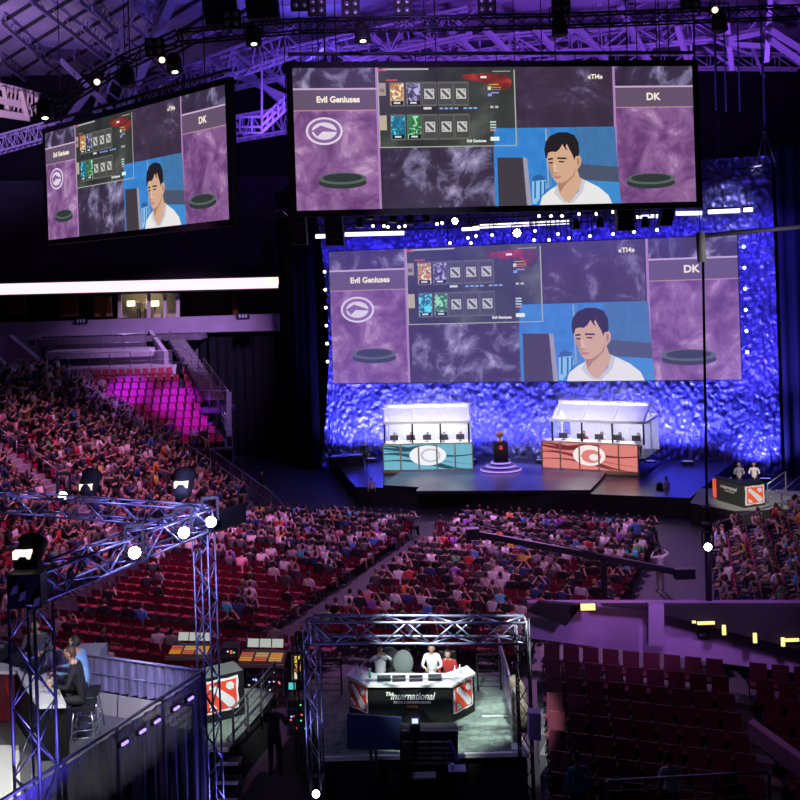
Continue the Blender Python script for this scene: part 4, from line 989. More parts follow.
# wall washers from the truss above
for i in range(6):
    x = -3+i*5; q = S2(x, -3.5); q.z = 17.8; r = S2(x, 1.5); r.z = 8
    lamp('SPOT', q, r, 1900, (.09, .06, 1), 115, .9, .2)
for x, s in ((-4.6, 4200), (21.8, 6500)):
    q = S2(x, -2.6); q.z = 3; r = S2(x, 1.5); r.z = 12
    lamp('SPOT', q, r, s*.6, (.14, .10, 1), 90, .9, .15)
p = P(748, 182, 61.2); lamp('SPOT', p+Vector((.4, -1.5, 1.2)), p, 900, (.6, .6, 1), 50, .7, .1)
# PA speaker arrays
def array(label, px0, px1, py0, py1, D, n, lean=0, hang=True):
    a, b, c, d = P(px0, py0, D), P(px1, py0, D), P(px0+lean, py1, D), P(px1+lean, py1, D)
    t = thing('speaker_array', label, 'loudspeaker', c); 
    for k in range(n):
        u, v = k/n, (k+1)/n-.02; q = [a+(c-a)*u, b+(d-b)*u, b+(d-b)*v, a+(c-a)*v]; o = Vector((0, .9, 0))
        MB().add(q+[x+o for x in q], [(3, 2, 1, 0), (4, 5, 6, 7), (0, 1, 5, 4), (1, 2, 6, 5), (2, 3, 7, 6), (3, 0, 4, 7)], mat('speaker_black', (.012, .011, .016), .65)).build('cabinet', t, True)
    if hang:
        for e in (a, b): MB().tube([e+Vector((0, .4, -.1)), Vector((e.x, e.y+.4, ZR))], .03, BLK, 5).build('hanging_cable', t, True)
    return t
array('black hanging speaker array cut by the top edge, left one of the upper pair', 199, 232, -14, 25, 47, 5, 7)
array('black hanging speaker array cut by the top edge, right one of the upper pair', 243, 275, -18, 18, 47, 5, 4)
array('black hanging speaker array just under the left end of the main screen', 323, 341, 209, 246, 52, 6, 3, True)
array('black hanging speaker array under the right part of the main screen', 617, 634, 204, 231, 54, 5, 1)
array('narrow black hanging speaker array near the right end under the main screen', 664, 676, 206, 226, 54, 4, -4)
array('dark round edged speaker hanging left of the main screen corner', 289, 305, 216, 245, 53, 4, 2)
# ceiling lighting truss
pts = [(-10, 178, 45), (60, 97, 47), (125, 60, 47), (180, 38, 47), (300, 26, 47), (560, 22, 47), (790, 13, 48)]
pts = [(36, 112, 48.5), (62, 100, 48.3), (125, 62, 48), (180, 37, 47), (300, 26, 47), (560, 21, 47), (800, 12, 48)]
t = thing('ceiling_truss', 'long dark curved lighting truss across the ceiling in front of the roof', 'truss', P(*pts[0]))
for a, b in zip(pts, pts[1:]): truss(MB(), P(*a), P(*b), .55, m=BTR, r=.05, rb=.025).build('truss_frame', t, True)
for x, y in ((130, 60), (230, 33), (400, 25), (560, 21), (700, 16)): a = P(x, y, 47.2); MB().tube([a, Vector((a.x, a.y, ZR))], .03, BLK, 5).build('hanging_cable', t, True)
for i, (x, y, on) in enumerate(((128, 85, 0), (175, 72, 1), (254, 44, 1), (363, 41, 1), (560, 34, 0), (720, 30, 0), (45, 118, 1))):
    fixture('moving_head', f'dark moving head lamp under the ceiling truss, {["second from left", "third from left", "fourth from left", "fifth from left", "sixth from left", "rightmost", "leftmost"][i]}', P(x, y, 47), P(x+4, y+40, 46.6), lit('warm_spot', (1, .9, .75), 7) if on else DRK, .38, .9, 'moving heads under the ceiling truss', up=max(.9, 0), lr=.42)
for i, (x, y) in enumerate(((317, 11), (351, 13), (403, 11), (487, 10), (561, 9), (300, 6), (232, 24), (690, 5), (155, 52))):
    c = P(x, y+2, 46.8); t = thing('blinder_light', f'dark four cell lamp cluster on the ceiling truss, around position {ordn(i+1)}'.replace('around position ', ''), 'light', c, 0, 'lamp clusters on the ceiling truss')
    MB().box((0, 0, .3), (.85, .3, .85), BLK).build('housing', t)
    for dx in (-.2, .2):
        for dz in (.1, .5): MB().lathe([(.15, 0), (.1, .06)], (dx, -.16, dz), mat('lamp_cell', (.35, .3, .35), .3, .5), 12, Matrix.Rotation(rad(90), 3, 'X')).build('lamp_cell', t)
for x, y, lab in ((97, 82, 'left'), (162, 60, 'middle'), (715, 10, 'right')):
    fixture('accent_light', f'small amber lit lamp on the ceiling truss, {lab} one', P(x, y, 46.6), P(x-10, y+30, 40), lit('amber_lens', (1, .7, .3), 5), .16, .35)
# cables and the bridle at upper right
for i, (x0, y0, x1, y1) in enumerate(((716, 60, 716, 110), (726, 60, 726, 112), (739, 60, 740, 112), (763, 55, 765, 132))):
    a, b = P(x0, y0, 61), P(x1, y1, 61); a.z = ZR
    whole('hanging_cable', MB().tube([a, b], .05, mat('cable_blue', (.2, .18, .35), .5), 5), f'thin hanging cable at upper right beyond the main screen, {ordn(i+1)} from left', 'cable')
t = thing('rigging_bridle', 'triangular chain rigging above the right end of the backdrop', 'rigging', P(765, 166, 61))
for x in (756, 765, 776): MB().tube([P(765, 130, 61), P(x, 166, 61)], .05, mat('chain', (.35, .28, .25), .4, .6), 5).build('chain', t, True)
MB().ball(P(765, 130, 61), .25, DRK, 8, 6).build('hoist', t, True)
t = thing('backdrop_truss', 'dark truss holding the top right corner of the blue backdrop', 'truss', P(700, 176, 61)); truss(MB(), P(690, 180, 60.8), P(786, 166, 60.2), .45, m=BTR, r=.04, rb=.02).build('truss_frame', t, True)
for x, y in ((720, 174), (765, 168)): a = P(x, y, 60.5); MB().tube([a, Vector((a.x, a.y, ZR))], .03, BLK, 5).build('hanging_cable', t, True)
# thin mast and cable in the right foreground
t = thing('foreground_mast', 'slim dark pole hanging at right in front of the projection screen', 'pole', P(703, 545, 30))
MB().tube([P(703, 262, 30), P(707, 512, 30)], .04, BTR, 8).build('pole', t, True); MB().tube([P(700, 232, 30), P(702, 262, 30)], .14, mat('frosted_white', (.8, .78, .8), .5), 10).build('collar', t, True)
a = P(700, 234, 30); MB().tube([a, Vector((a.x, a.y, ZR))], .012, BLK, 5).build('hanging_cable', t, True)
MB().tube([P(707, 512, 30), P(709, 600, 30)], .1, BTR, 8).build('lower_tube', t, True)
for y in (506, 523): MB().tube([P(702, y, 29.8), P(710, y, 29.8)], .05, mat('pale_clip', (.6, .55, .8), .4), 6).build('clip', t, True)
fixture('flood_light', 'bright blue white lamp clamped on the foreground pole at right', P(708, 547, 29.6), P(700, 600, 5), lit('blue_hot', (.7, .78, 1), 25), .13, .3)
whole('foreground_cable', MB().tube([P(700, 236, 30), P(830, 224, 30)], .07, mat('grey_cable', (.22, .2, .28), .6), 8), 'pale horizontal cable running from the foreground pole to the right edge', 'cable')
# monitors at far right edge
for y, lab in ((256, 'upper'), (274, 'lower')):
    whole('wall_light', MB().box(P(798, y, 62), (.5, .2, .5), lit('edge_glow', (.9, .75, .7), 1.2)), f'small pale lit box at the right frame edge, {lab} one', 'light')
# ================================================================ game emblem (red tile with silver slash) on local quad
LR = mat('sign_red', (.75, .06, .03), .5); LS = mat('sign_silver', (.72, .72, .75), .4)
def emblem(parent, o, ux, uz, out, lim=1, name='emblem', glow=0):
    """o: lower left corner; ux, uz: edge vectors (world); out: unit normal"""
    o, ux, uz, out = Vector(o), Vector(ux), Vector(uz), Vector(out)
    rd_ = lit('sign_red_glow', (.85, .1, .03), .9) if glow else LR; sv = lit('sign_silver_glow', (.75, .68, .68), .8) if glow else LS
    def pt(x, y, h): return o+ux*x+uz*y+out*h
    def pg(mb, pts, h, m):
        n = len(pts); vs = [pt(x, y, 0) for x, y in pts]+[pt(x, y, h) for x, y in pts]
        mb.add(vs, [tuple(range(n))[::-1], tuple(range(n, 2*n))]+[(i, (i+1) % n, n+(i+1) % n, n+i) for i in range(n)], m)
    b = MB(); pg(b, [(0, .02), (.2, 0), (.45, .03), (.7, 0), (.98, .03), (1, .3), (.97, .55), (1, .8), (.98, 1), (.7, .97), (.4, 1), (.15, .98), (.0, 1), (.03, .6), (0, .3)], .012, sv)
    pg(b, [(.07, .08), (.3, .06), (.6, .09), (.92, .07), (.93, .4), (.91, .7), (.93, .92), (.6, .91), (.3, .94), (.08, .92), (.09, .5)], .024, rd_)
    pg(b, [(.16, .86), (.27, .88), (.55, .62), (.84, .34), (.88, .2), (.8, .11), (.68, .12), (.6, .22), (.36, .52), (.14, .76)], .036, sv)
    pg(b, [(.64, .84), (.78, .86), (.86, .78), (.84, .64), (.72, .62), (.62, .72)], .036, sv); pg(b, [(.14, .36), (.24, .3), (.36, .18), (.34, .12), (.16, .12)], .036, sv)
    return b.build(name, parent, True)
def panel(a, b, c, d, th, m, mb=None):
    """slab with face a b c d (ccw seen from outside), thickness th inwards"""
    a, b, c, d = map(Vector, (a, b, c, d)); n = (b-a).cross(d-a).normalized()*-th; mb = mb or MB()
    return mb.add([a, b, c, d, a+n, b+n, c+n, d+n], [(0, 1, 2, 3), (7, 6, 5, 4), (0, 4, 5, 1), (1, 5, 6, 2), (2, 6, 7, 3), (3, 7, 4, 0)], m)
DBK = mat('desk_black', (.008, .008, .009), .6, spec=.25)
CARP = mat('green_grey_carpet', (.13, .17, .15), .95, var=.35, scale=5, bump=.3, bscale=12)
EDGE = mat('edge_white', (.75, .72, .68), .6)
def writing(parent, s, c, ux, out, size, m, shear=.25, bold=.01, squash=1):
    vs, fs = textmesh(s, size, shear, bold); ux = Vector(ux).normalized(); out = Vector(out).normalized(); up = out.cross(ux)
    if up.z < 0: up = -up
    return MB().add([Vector(c)+ux*v.x*squash+up*v.y+out*.012 for v in vs], fs, m).build('writing', parent, True)
# ================================================================ centre caster deck
dk = [PZ(322, 757, 1.2), PZ(527, 752, 1.2), PZ(503, 672, 1.2), PZ(300, 680, 1.2)]
whole('caster_deck', MB().prism([(p.x, p.y) for p in dk], 0, 1.2, BLK, CARP), 'raised platform with grey green carpet under the centre commentary desk', 'platform')
e = MB(); e.bar(dk[0]+Vector((0, -.05, -.02)), dk[1]+Vector((0, -.05, -.02)), .08, .10, EDGE); e.bar(dk[1]+Vector((0, 0, .01)), PZ(513, 722, 1.21), .09, .05, EDGE); whole('deck_edging', e, 'white edging strip along the front of the centre carpeted deck', 'trim')
whole('floor_strip', MB().bar(PZ(482, 716, 1.215), PZ(508, 716, 1.215), .06, .02, mat('tape', (.6, .6, .6), .8)), 'pale tape line across the carpet right of the centre desk', 'tape')
c = PZ(517, 752, 1.2); whole('white_block', MB().box((c.x+.05, c.y+.10, 1.25), (.34, .34, .1), EDGE), 'white low block at the front right corner of the centre deck', 'block')
tz, bz = 2.25, 1.22
T_ = [PZ(348, 675, tz), PZ(369, 684, tz), PZ(451, 684, tz), PZ(474, 673, tz)]; B_ = [Vector((p.x, p.y+.02, bz)) for p in T_]
t = thing('commentary_desk', 'black commentary desk with white top in the centre, facing the camera', 'desk', (B_[1].x, B_[1].y, bz))
f = MB()
for i in range(3): panel(B_[i], B_[i+1], T_[i+1]-Vector((0, 0, .06)), T_[i]-Vector((0, 0, .06)), .06, DBK, f)
f.build('front_panel', t, True)
bk = [PZ(462, 671, tz), PZ(357, 673, tz)]
tp = MB(); mid = [T_[0]+Vector((-.04, .0, 0)), T_[1]+Vector((-.03, -.08, 0)), T_[2]+Vector((.03, -.08, 0)), T_[3]+Vector((.04, 0, 0)), T_[3]+Vector((-.15, .55, 0)), T_[2]+Vector((-.1, .75, 0)), T_[1]+Vector((.1, .75, 0)), T_[0]+Vector((.15, .55, 0))]
tp.prism([(p.x, p.y) for p in mid], tz-.06, tz, EDGE, mat('desk_top_white', (.78, .8, .8), .5)); tp.build('desk_top', t, True)
for i, (u0, u1) in ((0, (.04, .95)), (2, (.06, .9))):
    a, b = B_[i], B_[i+1]; d = b-a; n = Vector((d.y, -d.x, 0)).normalized()
    emblem(t, a+d*u0+Vector((0, 0, .2))+n*.012, d*(u1-u0), Vector((0, 0, .76)), n)
d = (B_[2]-B_[1]); n = Vector((d.y, -d.x, 0)).normalized(); cc = (B_[1]+B_[2])/2
CRM = mat('cream_lettering', (.85, .8, .72), .6)
writing(t, 'International', cc+Vector((.05, 0, .70))+n*.01, d, n, .27, CRM, .3, .005, .84); writing(t, 'The', cc+Vector((-.55, 0, .78))+n*.01, d, n, .14, CRM, .3, .006)
writing(t, 'DOTA 2 CHAMPIONSHIPS', cc+Vector((.05, 0, .54))+n*.01, d, n, .085, CRM, 0, .004, 1.0); writing(t, '★ ★ ★ ★' if False else 'x x x x', cc+Vector((.05, 0, .44))+n*.01, d, n, .09, LR, 0, .01)
# things on the desk
def bottle(p, m, lab, h=.2):
    t = thing('bottle', lab, 'bottle', p); MB().lathe([(.035, 0), (.036, h*.65), (.015, h*.82), (.015, h*.95)], m=m, n=10).build('body', t); MB().lathe([(.018, h*.95), (.018, h*1.05)], m=WHT, n=8).build('cap', t)
water = mat('water_bottle', (.75, .85, .88), .15); grn = mat('green_bottle', (.05, .4, .25), .2)
for px, py, m, l in ((357, 673, water, 'clear bottle at the left end of the centre desk'), (361, 675, water, 'second clear bottle near the left end of the centre desk'), (370, 678, grn, 'green bottle near the left of the centre desk'), (455, 675, water, 'clear bottle at the right end of the centre desk'), (460, 674, water, 'rightmost clear bottle on the centre desk')):
    bottle(PZ(px, py, tz), m, l, .24)
for i, (px, py) in enumerate(((384, 681), (399, 681), (416, 681), (435, 680))):
    c = PZ(px, py, tz); t = thing('laptop', f'low dark monitor set into the white centre desk top, {ordn(i+1)} from left', 'monitor', c, 0, 'monitors on the centre desk')
    MB().box((0, .0, .03), (.36, .12, .05), DRK).build('base', t); MB().box((0, .03, .11), (.36, .02, .07), DRK, T=Matrix.Rotation(rad(-30), 3, 'X')).build('screen', t)
for i, px in enumerate((376, 391, 409, 426, 444)):
    c = PZ(px, 677, tz); whole('paper_sheet', MB().box((c.x, c.y, tz+.006), (.3, .22, .012), WHT), f'white paper sheet on the centre desk top, {ordn(i+1)} from left', 'paper')
# chairs and casters
def office_chair(p, face, label, m=GREYF, oval=False):
    t = thing('office_chair', label, 'chair', p, math.atan2(face[1], face[0])-PI/2)
    MB().box((0, 0, .48), (.5, .48, .09), m).build('seat', t)
    g = MB()
    if oval: g.lathe([(.02, -.04), (.26, -.04), (.28, 0), (.26, .04), (.02, .04)], m=m, n=20, T=Matrix.Rotation(rad(90), 3, 'X') @ Matrix.Diagonal((1, 1.3, 1))); g.v = [v+Vector((0, -.27, .95)) for v in g.v]
    else: g.box((0, -.27, .85), (.46, .07, .55), m)
    g.build('backrest', t); MB().tube([(0, 0, .08), (0, 0, .46)], .03, DRK).build('column', t)
    for k in range(5): a = k*2*PI/5; MB().bar((0, 0, .09), (.28*math.cos(a), .28*math.sin(a), .05), .04, m=DRK).build('leg', t)
    return t
cs = [(381, 'white', 0, 'clap', 'commentator in white shirt with raised hands behind the centre desk, left'), (433, 'white', 1, 'type', 'commentator in white shirt with dark cap behind the centre desk'), (449, 'red', 1, 'lean', 'person in red top seated low at the right of the centre desk')]
for px, c, h, ps, lab in cs:
    b = P(px, 684, 27.85 if c != 'red' else 28.1); z = 1.2+(.22 if c != 'red' else .0)
    office_chair((b.x, b.y+.02, 1.2), (0, -1), f'dark office chair under the commentator {"in red" if c=="red" else "with raised hands" if px<400 else "with dark cap"}', DRK)
    person(lab, (b.x, b.y, z), (.1 if px < 400 else -.1, -1), ps, c, 2 if px < 400 else 1, 3, 1, sleeves=(c == 'white'), headset=True)
b = P(404, 684, 28.0); office_chair((b.x, b.y, 1.35), (0, 1), 'grey high oval backed swivel chair standing empty behind the centre desk', mat('chair_grey', (.22, .25, .24), .8), True)
b = P(393, 684, 28.4); office_chair((b.x, b.y, 1.3), (.2, 1), 'dark grey swivel chair behind and left of the oval backed one', mat('chair_dark', (.08, .08, .085), .8), True)
# lights over the desk
lamp('SPOT', (B_[1].x+1.0, 21.0, 8.2), (.55, 26.4, 1.5), 5200, (.86, 1, .92), 30, .55, .1); lamp('SPOT', (3.0, 22.6, 8.0), (2.55, 26.2, 1.2), 5600, (.86, 1, .92), 22, .5, .1)
lamp('SPOT', (0, 31.5, 7.5), (.6, 28, 2.2), 1300, (.95, 1, .95), 30, .5, .1)
# side rails of deck
railing('deck_railing', 'black steel railing along the right side of the centre deck', [PZ(520, 750, 1.2), PZ(500, 676, 1.2)], 1.1, bars=6, m=STEEL)
railing('deck_railing', 'dark railing behind the right end of the centre desk', [PZ(501, 690, 1.2), PZ(478, 690, 1.2)], 1.0, bars=6, m=DRK)
railing('deck_railing', 'dark railing behind the left of the centre deck', [PZ(300, 695, 1.2), PZ(342, 694, 1.2)], 1.0, bars=5, m=DRK)
# patterned bundle hung on the right rail
g = MB(); c = PZ(513, 735, 1.25); g.tube([c+Vector((.22, .2, 0)), c+Vector((.24, .3, .5)), c+Vector((.2, .45, 1.0)), c+Vector((.1, .5, 1.3))], [.2, .22, .2, .12], mat('patterned_cloth', (.15, .11, .09), .9, var=.7, scale=9), 12)
whole('draped_cloth', g, 'brown and cream patterned cloth bundle beyond the right railing of the centre deck', 'cloth')
# truss gate round the deck
t = thing('truss_frame', 'silver blue lit lighting truss beam behind the centre desk', 'truss', P(328, 629, 24.6))
truss(MB(), P(312, 629, 24.05), P(525, 630, 24.05), .50, .60, ALU, .035, .024).build('beam', t, True)
for x, lab in ((312, 'left'), (521, 'right')):
    a = P(x, 628, 24.25); k = thing('truss_column', f'{lab} upright truss column of the centre deck frame', 'truss', (a.x, a.y-.2, 0))
    truss(MB(), (a.x, a.y-.2, .05), (a.x, a.y-.2, a.z+.25), .3, .5, ALU if lab == 'left' else BTR, .022, .014).build('column', k, True); MB().box((a.x, a.y-.2, .03), (.6, .6, .05), DRK).build('base_plate', k, True)
t = thing('truss_column', 'inner dark truss column left of the centre deck with sloped top', 'truss', P(303, 760, 27)); a = P(300, 640, 26.4)
truss(MB(), (a.x, a.y, .05), (a.x, a.y, a.z-.1), .3, .5, BTR, .02, .012).build('column', t, True); MB().bar((a.x, a.y, a.z-.2), P(322, 619, 26), .08, m=BTR).build('brace', t, True)
fixture('flood_light', 'bright blue white lamp at the foot of the left truss column, bottom edge', P(316, 794, 23.5), P(316, 760, 20), lit('blue_hot', (.7, .78, 1), 25), .1, .2)
# blue light on trusses
lamp('SPOT', (a.x-.5, 22.5, 1.2), (a.x+.3, 25, 4), 260, (.35, .35, 1), 60, .6, .05); lamp('SPOT', (1.0, 22.6, 7.4), (1.0, 24.1, 4.2), 330, (.4, .4, 1), 70, .8, .1)
# confidence screen in front of desk (its dark blue back) and posts
t = thing('floor_monitor', 'large dark blue flat screen seen from behind, in front of the centre desk', 'screen', P(372, 757, 24))
a, b, c, d = P(347, 752-3, 24.3), P(401, 750, 24.1), P(401, 718, 24.1), P(347, 714, 24.3); panel(a, b, c, d, .08, mat('monitor_back', (.02, .03, .10), .5)).build('screen', t, True)
for x in (371, 376): MB().tube([P(x, 735, 24.3), P(x, 805, 24.1)], .035, BLK, 6).build('pole', t, True)
# dark equipment tower with slats and camera at front centre
t = thing('equipment_rack', 'dark slatted equipment stand in front of the centre desk, cut by the bottom edge', 'rack', P(428, 800, 23))
g = MB(); a, b, c, d = P(402, 770, 23.4), P(456, 770, 23.4), P(456, 730, 23.4), P(402, 731, 23.4)
for x in (402, 416, 430, 444, 456): g.bar(P(x, 800, 23.4), P(x, 731, 23.4), .05, m=BLK)
g.build('frame', t, True); g = MB()
for y in (731, 742, 748, 753, 758, 763): g.bar(P(402, y, 23.4), P(452 if y > 735 else 457, y, 23.4), .06, .03, mat('slat', (.16, .15, .15), .5))
g.build('slat', t, True); panel(P(400, 800, 23.6), P(458, 800, 23.6), P(458, 732, 23.6), P(400, 732, 23.6), .5, BLK).build('cabinet', t, True)
t = thing('broadcast_camera', 'broadcast camera with small blue lit viewfinder in front of the centre desk', 'camera', P(418, 735, 23))
MB().box(P(415, 724, 23.2), (.24, .5, .16), DRK).build('body', t, True); MB().box(P(415, 721, 22.9), (.14, .03, .10), lit('viewfinder', (.5, .55, 1), 1.6)).build('viewfinder', t, True); MB().tube([P(415, 728, 23.2), P(416, 760, 23.2)], .05, DRK).build('pedestal', t, True)
t = thing('light_tripod', 'slanting blue lit tripod leg beside the dark equipment stand', 'tripod', P(460, 762, 23)); MB().bar(P(449, 741, 22.9), P(458, 762, 22.8), .07, m=mat('leg_blue_lit', (.15, .15, .5), .4, .6)).build('leg', t, True)  # blue light on the leg is carried by its base colour
t = thing('side_table', 'small cluttered table at the bottom edge right of the equipment stand', 'table', P(457, 800, 22.6)); c = P(457, 769, 22.6)
MB().box(c, (.4, .35, .04), mat('table_blue', (.2, .2, .38), .5)).build('table_top', t, True)
for x in (-.17, .17): MB().bar(c+Vector((x, 0, 0)), Vector((c.x+x, c.y, 0)), .04, m=DRK).build('leg', t, True)
whole('paper_cup', MB().lathe([(.03, 0), (.042, .1)], c+Vector((-.1, 0, .02)), WHT, 12), 'white paper cup on the small table at the bottom edge', 'cup')
whole('open_case', MB().box(P(423, 776, 23.2), (.6, .3, .05), mat('case_inside', (.15, .17, .15), .7)), 'open equipment case with pale lining below the slatted stand', 'case')
# ================================================================ left-centre deck with console area
ld = [PZ(190, 749, 1.2), PZ(229, 749, 1.2), PZ(275, 694, 1.2), PZ(255, 688, 1.2), PZ(170, 690, 1.2), PZ(140, 749, 1.2)]
whole('side_deck', MB().prism([(p.x, p.y) for p in ld], 0, 1.2, BLK, CARP), 'carpeted platform with the red emblem box, left of the centre desk', 'platform')
whole('deck_edging', MB().bar(ld[0]+Vector((0, -.04, 0)), ld[1]+Vector((0, -.04, 0)), .08, .08, EDGE), 'white edging strip at the top of the small steps', 'trim')
for i in range(3):
    z = .93-.3*i; a = PZ(217, [764, 783, 800][i], z); b = PZ(238, [764, 783, 800][i], z)
    t = thing('deck_step', f'dark step with pale nosing below the side deck, {ordn(i+1)} from the top', 'step', (a.x, a.y, 0))
    MB().box(((a.x+b.x)/2, a.y+.18, z-.03), (b.x-a.x+.1, .4, .06), DRK).build('tread', t, True); MB().bar(a, b, .05, .07, EDGE).build('nosing', t, True)
    for x in (a.x, b.x): MB().bar((x, a.y+.2, 0), (x, a.y+.2, z-.03), .05, m=DRK).build('leg', t, True)
# emblem box
a, b = PZ(214, 722, 1.22), PZ(245, 714, 1.22); d = b-a; a0_ = a-d*.55; n = Vector((d.y, -d.x, 0)).normalized()
t = thing('emblem_box', 'black box bearing a red tile emblem with silver slash, left of the console desk', 'sign', a0_)
o = -n*.8; pr = [a0_, b, b+o, a0_+o]; MB().prism([(p.x, p.y) for p in pr], 1.22, 2.42, DBK, mat('box_top', (.12, .14, .14), .6)).build('body', t, True)
emblem(t, a0_+Vector((0, 0, .22))+n*.01+d*.25, d*1.12, Vector((0, 0, .90)), n)
lamp('SPOT', (-3.2, 22.5, 7.5), (a.x, a.y+.2, 1.8), 3600, (.9, 1, .93), 26, .5, .1)
railing('deck_railing', 'black five bar railing at the right side of the side deck', [PZ(234, 748, 1.2), PZ(262, 716, 1.2), PZ(276, 697, 1.2)], 1.0, bars=4, m=mat('rail_dark', (.1, .1, .12), .4, .6), posts=.9)
# foreground silhouettes
person('dark dressed person seen from behind near the railing, left of the centre deck', (P(273, 700, 25.5).x, 25.5, .3), (.3, 1), 'operate', 'black', 2, 0, 1, scale=1.15)
person('bare faced person in dark clothes standing behind the yellow pinball like cabinet'.replace(' pinball like', ''), (P(302, 640, 33).x, 33, 0), (-.2, -1), 'stand', 'black', 1, 1, 1)
person('person in pale shirt with black cap sitting behind the mixing console', (P(275, 640, 34).x, 34, .1), (0, 1), 'sit', 'grey', 1, 3, 1)
person('person in dark top leaning over cases behind the console row, arm bare', (P(130, 640, 33.5).x, 30.5, .9), (.8, -.3), 'operate', 'black', 2, 0, 1, sleeves=False)
# mixing consoles
def console(label, px, py, z, w, ang=0, racks=True):
    c = PZ(px, py, z); t = thing('mixing_console', label, 'mixing console', (c.x, c.y, z), ang); T = Matrix.Rotation(rad(18), 3, 'X')
    MB().box((0, .1, .0), (w, .75, .12), mat('console_body', (.1, .09, .08), .5), T=T).build('body', t)
    g = MB(); cols = [lit('fader_orange', (.8, .3, .05), .7), lit('fader_red', (.7, .15, .08), .6), lit('fader_amber', (.75, .45, .15), .6)]
    for i in range(3):
        for r in range(4): g.box((-w*.34+i*w*.32, -.12+.1*r, .04+.033*r), (w*.27, .06, .02), cols[(i+r//2) % 3], T=T)
    g.build('fader_bank', t)
    for i in range(3): MB().box((-w*.28+i*w*.27, .50, .36), (w*.24, .03, .26), lit('console_screen', (.55, .6, .55), .75), T=Matrix.Rotation(rad(-20), 3, 'X')).build('screen', t)
    MB().box((0, -.28, -.08), (w+.1, .06, .1), mat('armrest', (.35, .3, .25), .6)).build('armrest', t)
    for x in (-w*.4, w*.4): MB().bar((x, .1, -z+0), (x, .1, -.05), .08, m=DRK).build('leg', t)
console('mixing console with three lit screens and orange faders, right of the blue truss column', 262, 660, 1.0, 1.5, -rad(8))
console('mixing console with pale screens and orange faders, left of the blue truss column', 190, 653, 1.0, 1.4, -rad(8))
def rack(label, px0, px1, pyt, pyb, D, seed, dp=.6):
    r = random.Random(seed); a, b, c, d = P(px0, pyb, D), P(px1, pyb, D), P(px1, pyt, D), P(px0, pyt, D); t = thing('equipment_rack', label, 'rack', Vector((a.x, a.y, min(a.z, b.z))))
    x0, x1, z0, z1 = a.x, b.x, (a.z+b.z)/2, (c.z+d.z)/2
    MB().box(((x0+x1)/2, D+dp/2, (z0+z1)/2), (x1-x0, dp, z1-z0), DRK).build('case', t, True)
    g = MB(); n = max(2, int((z1-z0)/.14))
    for k in range(n): g.box(((x0+x1)/2, D-.01, z0+(k+.5)*(z1-z0)/n), (x1-x0-.1, .03, (z1-z0)/n*.75), mat('rack_unit%d' % (k % 3), [(.05, .05, .06), (.14, .13, .13), (.08, .07, .09)][k % 3], .4))
    g.build('rack_unit', t, True); g = MB()
    cs = [lit('led_red', (1, .1, .1), 2), lit('led_green', (.1, 1, .3), 1.5), lit('led_blue', (.3, .4, 1), 2), lit('led_white', (.8, .8, .9), 1.2)]
    for k in range(int((x1-x0)*(z1-z0)*14)): g.box((r.uniform(x0+.08, x1-.08), D-.035, r.uniform(z0+.08, z1-.05)), (.05, .02, .03), r.choice(cs))
    g.build('indicator_light', t, True)
    for x in (x0, x1): MB().bar((x, D-.01, z0), (x, D-.01, z1), .05, m=STEEL).build('edge', t, True)
    return t
rack('equipment rack of cluttered lit modules below the right mixing console', 264, 284, 668, 698, 31.5, 3)
rack('wide rack under the mixing console beside the emblem box', 244, 285, 676, 697, 32.2, 4, .4)
rack('grey framed server rack between the two mixing consoles', 221, 239, 648, 664, 32.0, 5)
rack('low dark rack with red and green lights left of the left truss column', 288, 312, 700, 735, 27.5, 7)
t = thing('display_cabinet', 'tall cabinet with yellow and orange picture panel beside the truss column', 'cabinet', P(297, 686, 28.5)); a, b, c, d = P(287, 690, 28.5), P(304, 690, 28.5), P(304, 652, 28.5), P(287, 652, 28.5)
panel(a, b, c, d, .5, DRK).build('body', t, True); g = MB()
def inq(u0, u1, v0, v1, m, off): 
    q = [a+(b-a)*u+(d-a)*v-Vector((0, off, 0)) for u, v in ((u0, v0), (u1, v0), (u1, v1), (u0, v1))]; g.add(q, [(0, 1, 2, 3)], m)
inq(.25, .85, .25, .95, lit('cab_dark', (.03, .02, .02)), .01); inq(.4, .75, .72, .9, lit('cab_yellow', (.85, .65, .08)), .02); inq(.45, .8, .5, .68, lit('cab_orange', (.7, .35, .1)), .02); inq(.35, .6, .3, .47, lit('cab_pale', (.8, .7, .5)), .02); inq(.1, .5, .02, .2, lit('cab_cyan', (.1, .6, .6)), .02)
g.build('picture_panel', t, True)
for x0, x1, y, lab in ((318, 336, 648, 'left'), (346, 364, 646, 'right')):
    pass
# ================================================================ left analyst deck
ZD = 4.6
bl_, br_ = PZ(-40, 655, ZD), PZ(203, 700, ZD)
cr_f = PZ(52, 812, ZD); cb = PZ(203, 697, ZD)
DA = rad(23); DE1 = Vector((math.cos(DA), -math.sin(DA), 0)); DE2 = Vector((math.sin(DA), math.cos(DA), 0))
cor = Vector((-3.95, 18.8, 0))        # far right corner of the deck
pf = cor-DE2*6.2; pb = cor-DE1*8.5; pbf = pf-DE1*8.5
DKF = mat('grey_deck_floor', (.15, .145, .16), .6, var=.12, scale=2)
whole('analyst_deck', MB().prism([(p.x, p.y) for p in (pf, cor, pb, pbf)], ZD-.35, ZD, BLK, DKF), 'grey floored raised platform of the analysts at lower left', 'platform')
g = MB()
for i in range(5):
    for j in range(4):
        p = pbf+DE1*(.4+i*1.9)+DE2*(.3+j*1.8); g.bar((p.x, p.y, 0), (p.x, p.y, ZD-.35), .12, m=DRK)
for i in range(4): p = pbf+DE1*(.4+i*1.9)+DE2*.3; q = p+DE1*1.9; g.bar((p.x, p.y, 1), (q.x, q.y, 3.8), .06, m=DRK)
